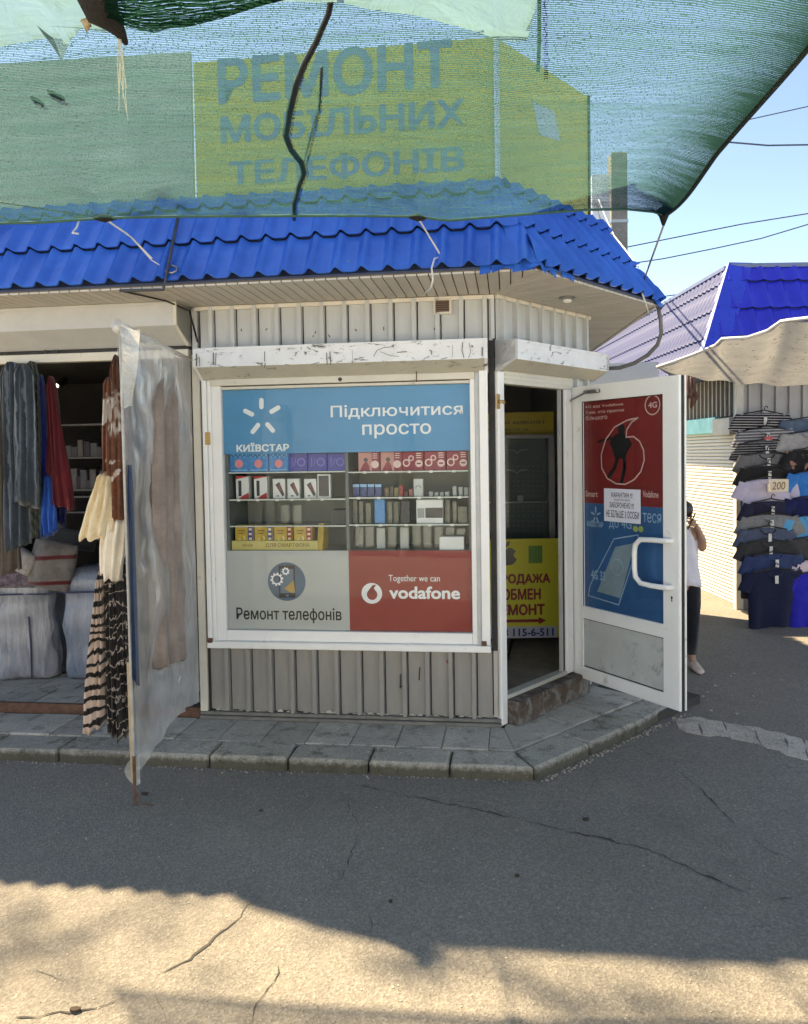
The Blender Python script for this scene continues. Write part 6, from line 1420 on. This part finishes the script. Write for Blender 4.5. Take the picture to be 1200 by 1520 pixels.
cols = [(1134, 613, 8.42, stripe_bw, 'black long-sleeved shirt with thin white stripes, topmost of the left column'),
        (1136, 636, 8.36, stripe_g, 'grey striped t-shirt with a small red print, second from the top of the left column'),
        (1137, 655, 8.31, c('black_jersey_grey_stripes', (.014, .014, .016), None, 20, .9, .2, stripes((.25, .25, .27), 12, .75)), 'black t-shirt with grey stripes under the red-print one'),
        (1138, 673, 8.26, c('grey_marl', (.11, .11, .115), (.16, .16, .17), 40), 'plain grey marl t-shirt with black collar in the left column'),
        (1140, 692, 8.21, c('black_jersey', (.010, .010, .011)), 'black t-shirt with a white tag above the lavender one'),
        (1139, 711, 8.16, c('lavender_jersey', (.42, .40, .55), (.50, .48, .62), 10), 'pale lavender t-shirt behind the price card'),
        (1141, 744, 8.11, c('ink_navy_jersey', (.012, .014, .035)), 'ink navy t-shirt just under the lavender one'),
        (1141, 764, 8.06, c('ash_jersey', (.17, .175, .18), (.24, .245, .25), 30), 'ash grey t-shirt with pale shoulder strips in the left column'),
        (1142, 784, 8.01, c('slate_blue_jersey', (.05, .07, .12), (.08, .10, .16), 20), 'slate blue t-shirt with dark collar below the ash grey one'),
        (1143, 803, 7.97, c('charcoal_jersey', (.03, .03, .032)), 'charcoal t-shirt almost hidden above the two navy ones'),
        (1146, 822, 7.92, c('denim_navy_jersey', (.018, .035, .10), (.03, .05, .14), 20), 'denim navy t-shirt with a tag, second from the bottom of the left column'),
        (1150, 846, 7.86, c('deep_navy_jersey', (.006, .010, .035)), 'deep navy t-shirt, lowest and fully visible in the left column'),
        (1203, 622, 8.36, c('steel_blue_jersey', (.07, .11, .17), (.10, .15, .22), 20), 'steel blue jacket-like shirt, topmost of the right column'),
        (1204, 642, 8.30, c('silver_grey_jersey', (.28, .28, .29), (.36, .36, .37), 20), 'silver grey shirt, second from the top of the right column'),
        (1208, 667, 8.24, c('black_rust_print', (.012, .012, .014), None, 20, .9, .2, lambda n, v, cc: mixc(n, ramp(n, noise_n(n, v, 9, 3), [(.58, 0.0), (.62, 1.0)]), cc, (.3, .16, .13))), 'black t-shirt with a rusty pink print in the right column'),
        (1207, 700, 8.18, c('cobalt_jersey', (.01, .14, .45), (.02, .19, .55), 14), 'cobalt blue t-shirt in the middle of the right column'),
        (1208, 738, 8.12, c('midnight_jersey', (.008, .012, .07)), 'midnight blue t-shirt just below the cobalt one'),
        (1207, 766, 8.06, c('sky_blue_jersey', (.06, .30, .55), (.09, .36, .62), 14), 'sky blue t-shirt in the right column'),
        (1209, 798, 8.00, c('dark_grey_jersey', (.05, .05, .055)), 'dark grey t-shirt between the sky blue and the pinkish one'),
        (1210, 831, 7.95, c('pinkish_white_jersey', (.58, .48, .52), (.66, .56, .60), 14), 'pinkish white t-shirt near the bottom of the right column'),
        (1212, 850, 7.90, c('ultramarine_jersey', (.012, .012, .35), (.02, .02, .42), 14), 'ultramarine t-shirt, lowest of the right column')]
for k, (px, ty, Y, m, lab) in enumerate(cols):
    t = shirt(px, ty, Y, m, lab, 40 + k, 1.0 if k != 11 else 1.0, collar=BLACKP if k in (3, 8) else None, L=.60 if k not in (10, 11, 20) else .59)
    if k == 0: ts0 = t
q = aty(1136, 660, 8.29)
obj('red_print', MB().loft([[(q.x + x, q.y - .0 - .075 - (0 if d else .003), q.z + .055 + z) for x, z in ((-.05, 0), (.04, -.01), (.05, .025), (-.03, .03))] for d in (0, 1)]), M('print_coral', (.45, .08, .10), .6), bpy.data.objects['t_shirt.001'])
for k, (px, Y) in enumerate(((1137, 8.52), (1206, 8.50))):
    a = aty(px, 606, Y); rk = thing('clothes_rack', ('left','right')[k] + ' upright rack strip carrying its column of t-shirts before the far pavilion', 'clothes rack', Matrix.Translation((a.x, Y, 0)), 'racks for the t-shirts')
    obj('upright', MB().box(a.x - .012, a.x + .012, Y, Y + .02, .0, 2.22), STEEL, rk)
    obj('foot', MB().box(a.x - .2, a.x + .2, Y - .2, Y + .15, 0, .025), BLACKP, rk)
    for j in range(10): z_ = .85 + j * .135; obj('hook_arm', MB().tube([(a.x, Y, z_), (a.x, Y - .10 - .04 * (9 - j), z_ + .02)], .006, 5), STEEL, rk)
T2 = fy(8.02); cb_ = tbox(T2, 1143, 711, 1171, 730); PC = obj('price_card', MB().box(cb_[0], cb_[1], 0, .004, cb_[2], cb_[3]), M('card_cream', (.66, .58, .46), .7), None, T2); tag(PC, 'cream price card with 200 written on it pinned over the lavender t-shirt', 'price card')
text('200', PC, T2, tbox(T2, 1146, 715, 1166, 727), M('marker_brown', (.22, .12, .04), .6), -.002, .01, shear=.15)

# ================================================================== PERSON ON THE PHONE
def skin(name, V, E, m, parent, sub=2, root=0):
    me = bpy.data.meshes.new(name); me.from_pydata([v[0] for v in V], E, []); o = bpy.data.objects.new(name, me); COL.objects.link(o)
    md = o.modifiers.new('s', 'SKIN'); md.use_smooth_shade = True
    for i, v in enumerate(V):
        r_ = v[1] if isinstance(v[1], tuple) else (v[1], v[1]); me.skin_vertices[0].data[i].radius = r_; me.skin_vertices[0].data[i].use_root = (i == root)
    sb = o.modifiers.new('d', 'SUBSURF'); sb.levels = sub; sb.render_levels = sub
    dg = bpy.context.evaluated_depsgraph_get(); dg.update(); me2 = bpy.data.meshes.new_from_object(o.evaluated_get(dg)); bpy.data.objects.remove(o); me2.materials.clear(); me2.materials.append(m); me2.name = name
    for p in me2.polygons: p.use_smooth = True
    return obj(name, me2, None, parent)
py_ = 6.42; fp = aty(1013, 800, py_); X0 = fp.x
PER = thing('person', 'dark-haired person in white sleeveless top and black trousers phoning behind the open door', 'person', Matrix.Translation((X0, py_, 0)))
SKN = M('skin', (.42, .24, .16), .55, .08, 12); HAIR = M('dark_hair', (.018, .010, .008), .5, .3, 60, stretch=(1, 1, .3)); TOPM = cloth('white_cotton_top', (.62, .60, .66), (.72, .70, .74), 8, .8, .3); TROU = cloth('black_trousers', (.010, .011, .016), None, 12, .8, .3)
def P(x, y, z): return (X0 + x, py_ + y, z)
bodyV = [(P(0, 0, .76), (.115, .095)), (P(0, .005, .90), (.10, .08)), (P(0, .01, 1.03), (.115, .085)), (P(0, .02, 1.12), (.085, .065)), (P(-.005, .0, 1.175), .040), (P(-.02, -.025, 1.225), .052), (P(-.025, -.035, 1.29), .075), (P(-.02, -.03, 1.345), .062),
         (P(.105, .01, 1.125), .043), (P(.135, .0, 1.06), .038), (P(.165, -.02, .985), .033), (P(.150, -.05, 1.07), .029), (P(.105, -.06, 1.165), .022), (P(.085, -.055, 1.20), .024),
         (P(-.11, .0, 1.115), .042), (P(-.14, .02, .98), .034), (P(-.15, .0, .86), .027), (P(-.145, -.02, .76), .022),
         (P(.065, 0, .70), .078), (P(.075, -.01, .42), .050), (P(.085, .03, .10), .030), (P(.09, -.03, .035), .028), (P(.10, -.10, .025), .022),
         (P(-.065, 0, .70), .078), (P(-.07, .02, .42), .050), (P(-.07, .06, .10), .030), (P(-.07, .0, .035), .028), (P(-.07, -.07, .025), .022)]
bodyE = [(0, 1), (1, 2), (2, 3), (3, 4), (4, 5), (5, 6), (6, 7), (3, 8), (8, 9), (9, 10), (10, 11), (11, 12), (12, 13), (3, 14), (14, 15), (15, 16), (16, 17), (0, 18), (18, 19), (19, 20), (20, 21), (21, 22), (0, 23), (23, 24), (24, 25), (25, 26), (26, 27)]
skin('body', bodyV, bodyE, SKN, PER)
# fingers curled round the phone
hb_ = Vector(P(.085, -.055, 1.205))
for k in range(4):
    z_ = 1.235 - k * .017; L_ = (.052, .058, .055, .044)[k]
    V = [(tuple(hb_ + Vector((.006, 0, (z_ - 1.215) * .6))), .0105), (tuple(Vector((hb_.x - L_ * .45, hb_.y - .022, z_ + .006))), .0095), (tuple(Vector((hb_.x - L_, hb_.y - .02, z_ + .010))), .008), (tuple(Vector((hb_.x - L_ * 1.15, hb_.y - .004, z_ + .010))), .007)]
    skin('finger', V, [(0, 1), (1, 2), (2, 3)], SKN, PER, 1)
skin('thumb', [(tuple(hb_ + Vector((0, .01, -.02))), .012), (tuple(hb_ + Vector((-.025, .018, 0))), .010), (tuple(hb_ + Vector((-.032, .016, .03))), .008)], [(0, 1), (1, 2)], SKN, PER, 1)
mbp = MB().box(-.036, .036, -.005, .005, -.07, .07)
PHN = obj('mobile_phone', mbp, BLACKP, None, Matrix.Translation(P(.055, -.06, 1.225)) @ Matrix.Rotation(.45, 4, 'Y') @ Matrix.Rotation(1.2, 4, 'Z'), bevel=.003); tag(PHN, 'black mobile phone held to the ear of the person behind the door', 'mobile phone')
# head: hair cap with bun, ear, face
def ell(c, rx, ry, rz, nz=1, seed=0, n=20, m_=12):
    rings = []
    for j in range(m_ + 1):
        ph_ = pi * (.03 + .94 * j / m_); rings.append([Vector(c) + Vector((rx * sin(ph_) * cos(2 * pi * k / n), ry * sin(ph_) * sin(2 * pi * k / n), -rz * cos(ph_))) * (1 + nz * .06 * noise.noise(Vector((cos(2 * pi * k / n) * 3, sin(2 * pi * k / n) * 3, ph_ * 3 + seed)))) for k in range(n)])
    return MB().loft(rings)
obj('hair', ell(P(-.012, -.012, 1.318), .092, .098, .082, 1, 3), HAIR, PER, smooth=True)
obj('hair_bun', ell(P(.01, .085, 1.335), .035, .035, .032, 2, 5), HAIR, PER, smooth=True)
obj('ear', ell(P(.052, -.05, 1.27), .010, .018, .028, 0), SKN, PER, smooth=True)
fc = MB(); fc.cm = 0
obj('nose', ell(P(-.045, -.122, 1.268), .010, .016, .018, 0), SKN, PER, smooth=True)
for s_ in (-.075, -.018): obj('eye', ell(P(s_, -.100, 1.288), .010, .006, .006, 0), M('eye_white', (.6, .58, .55), .3), PER, smooth=True)
obj('mouth', ell(P(-.047, -.106, 1.238), .020, .007, .006, 0), M('lips', (.38, .14, .12), .4), PER, smooth=True)
# top: sleeveless, loose; hem dips behind
def torso(prof, seed, amp=.006):
    rings = []
    for z_, rx, ry, cx, cyy in prof:
        rings.append([Vector(P(cx + rx * cos(a), cyy + ry * sin(a), z_ + (.012 * sin(3 * a) if z_ < .75 else 0))) * 1 + Vector((amp * sin(7 * a + z_ * 14 + seed), amp * cos(6 * a + z_ * 9), 0)) for a in [2 * pi * k / 36 for k in range(36)]])
    return MB().loft(rings)
obj('white_top', torso([(.70, .145, .120, .0, .0), (.74, .145, .120, 0, 0), (.84, .132, .108, 0, .005), (.95, .126, .102, 0, .01), (1.05, .128, .102, 0, .01), (1.10, .112, .092, 0, .015), (1.145, .085, .072, 0, .015), (1.165, .060, .055, 0, .01)], 1), TOPM, PER, smooth=True)
for s_ in (1, -1):
    rg = []
    for z_, r_, cx, cyy in ((.73, .070, .055, 0), (.68, .080, .066, 0), (.55, .072, .072, -.004), (.42, .060, .076, -.01), (.28, .052, .08, .01), (.12, .042, .084, .03)):
        rg.append([Vector(P(s_ * cx + r_ * cos(a), cyy + (.03 if s_ < 0 else 0) * (1 - z_) + r_ * 1.05 * sin(a), z_)) + Vector((.004 * sin(5 * a + z_ * 30), 0, 0)) for a in [2 * pi * k / 22 for k in range(22)]])
    obj('trouser_leg', MB().loft(rg), TROU, PER, smooth=True)
    sx = s_ * .088; yo = -.03 if s_ > 0 else .0
    obj('shoe', MB().loft([[Vector(P(sx + w_ * cos(a), yo + y_, .004 + h_ * (.5 + .5 * sin(a)))) for a in [2 * pi * k / 14 for k in range(14)]] for y_, w_, h_ in ((.075, .018, .05), (.06, .036, .065), (0, .040, .07), (-.07, .044, .045), (-.125, .036, .035), (-.145, .015, .02))]), M('pale_shoe', (.55, .45, .40), .6, .15, 20), PER, smooth=True)

# ================================================================== ROW OF STALLS ACROSS THE LANE (unseen behind the viewer, added to bounce light)
OPP = thing('bounce_stall_row', 'unseen row of pale stalls added across the lane as a light reflector', 'stall row', Matrix.Translation((0, -3.6, 0)))
TO = Matrix.Translation((0, -3.6, 0))
obj('wall', MB().box(-14, 14, -.2, 0, 0, 3.3), M('bounce_wall', (.72, .77, .82), .7, .2, 1), OPP, TO)  # kept pale so its sun bounce fills the kiosk front
for k in range(12):
    x_ = -13.6 + k * 2.3; obj('stall_shutter', MB().box(x_, x_ + 1.9, .0, .06, .1, 2.2), M('bounce_shutter_%d' % (k % 3), ((.72, .77, .84), (.70, .75, .82), (.68, .72, .78))[k % 3], .5, .1, 2), OPP, TO)
    obj('stall_post', MB().box(x_ - .25, x_ - .12, .0, .09, 0, 2.75), M('opposite_post', (.45, .44, .4), .5), OPP, TO)
obj('roof', MB().prism([(-.5, 3.3), (.05, 3.3), (.05, 3.38), (-.5, 3.9)], -14, 14, 'x'), BLUE, OPP, TO)

lane = bpy.data.objects.new('concrete_lane', mesh_of('concrete_lane', MB().box(-14, 14, -3.55, .35, -.05, .006), concrete('light_lane_concrete', (.60, .59, .56), (.70, .69, .65), 30))); link(lane, I4); lane['kind'] = 'structure'  # unseen pale ground added to reflect sun into the kiosk's shade

# ================================================================== TREE standing left of the view; its sparse crown dapples the lane
tr = random.Random(17); TX, TY = -7.2, 8.6
TREE = thing('poplar_tree', 'tall sparse poplar growing behind the left end of the stalls', 'tree', Matrix.Translation((TX, TY, 0)))
BARK = M('grey_bark', (.14, .11, .08), .9, .3, 12, bmp=.6)
obj('trunk', MB().tube([(TX, TY, 0), (TX + .05, TY, 3), (TX + .2, TY - .2, 6), (TX + .3, TY - .3, 7)], [.22, .18, .10, .05], 8), BARK, TREE)
tips = [(-6.4, 7.9, 9.0), (-6.8, 7.45, 9.0), (-5.4, 7.5, 9.0), (-5.0, 7.4, 9.0), (-4.6, 7.35, 9.0), (-7.9, 8.9, 9.5), (-7.5, 9.6, 8.8), (-8.1, 8.6, 10.6)]
lf = MB()
for k, (x, y, z) in enumerate(tips):
    b_ = Vector((TX + .35, TY - .3, 6.2 + .25 * k)); t_ = Vector((x, y, z)); m_ = b_.lerp(t_, .5) + Vector((0, 0, .3))
    obj('limb', MB().tube([b_, m_, t_], [.014, .008, .005], 5), BARK, TREE)
    for j in range(30 if k != 0 else 18):
        c_ = t_ + Vector((tr.gauss(0, .17), tr.gauss(0, .17), tr.gauss(0, .22))); a = Vector((tr.uniform(-1, 1), tr.uniform(-1, 1), tr.uniform(-1, 1))).normalized(); q_ = a.orthogonal().normalized() * .05
        lf.face([c_ - a * .055, c_ + q_, c_ + a * .06, c_ - q_])
obj('crown', lf, M('poplar_leaf', (.06, .10, .03), .6, .3, 3), TREE, fix=False, kind='stuff')
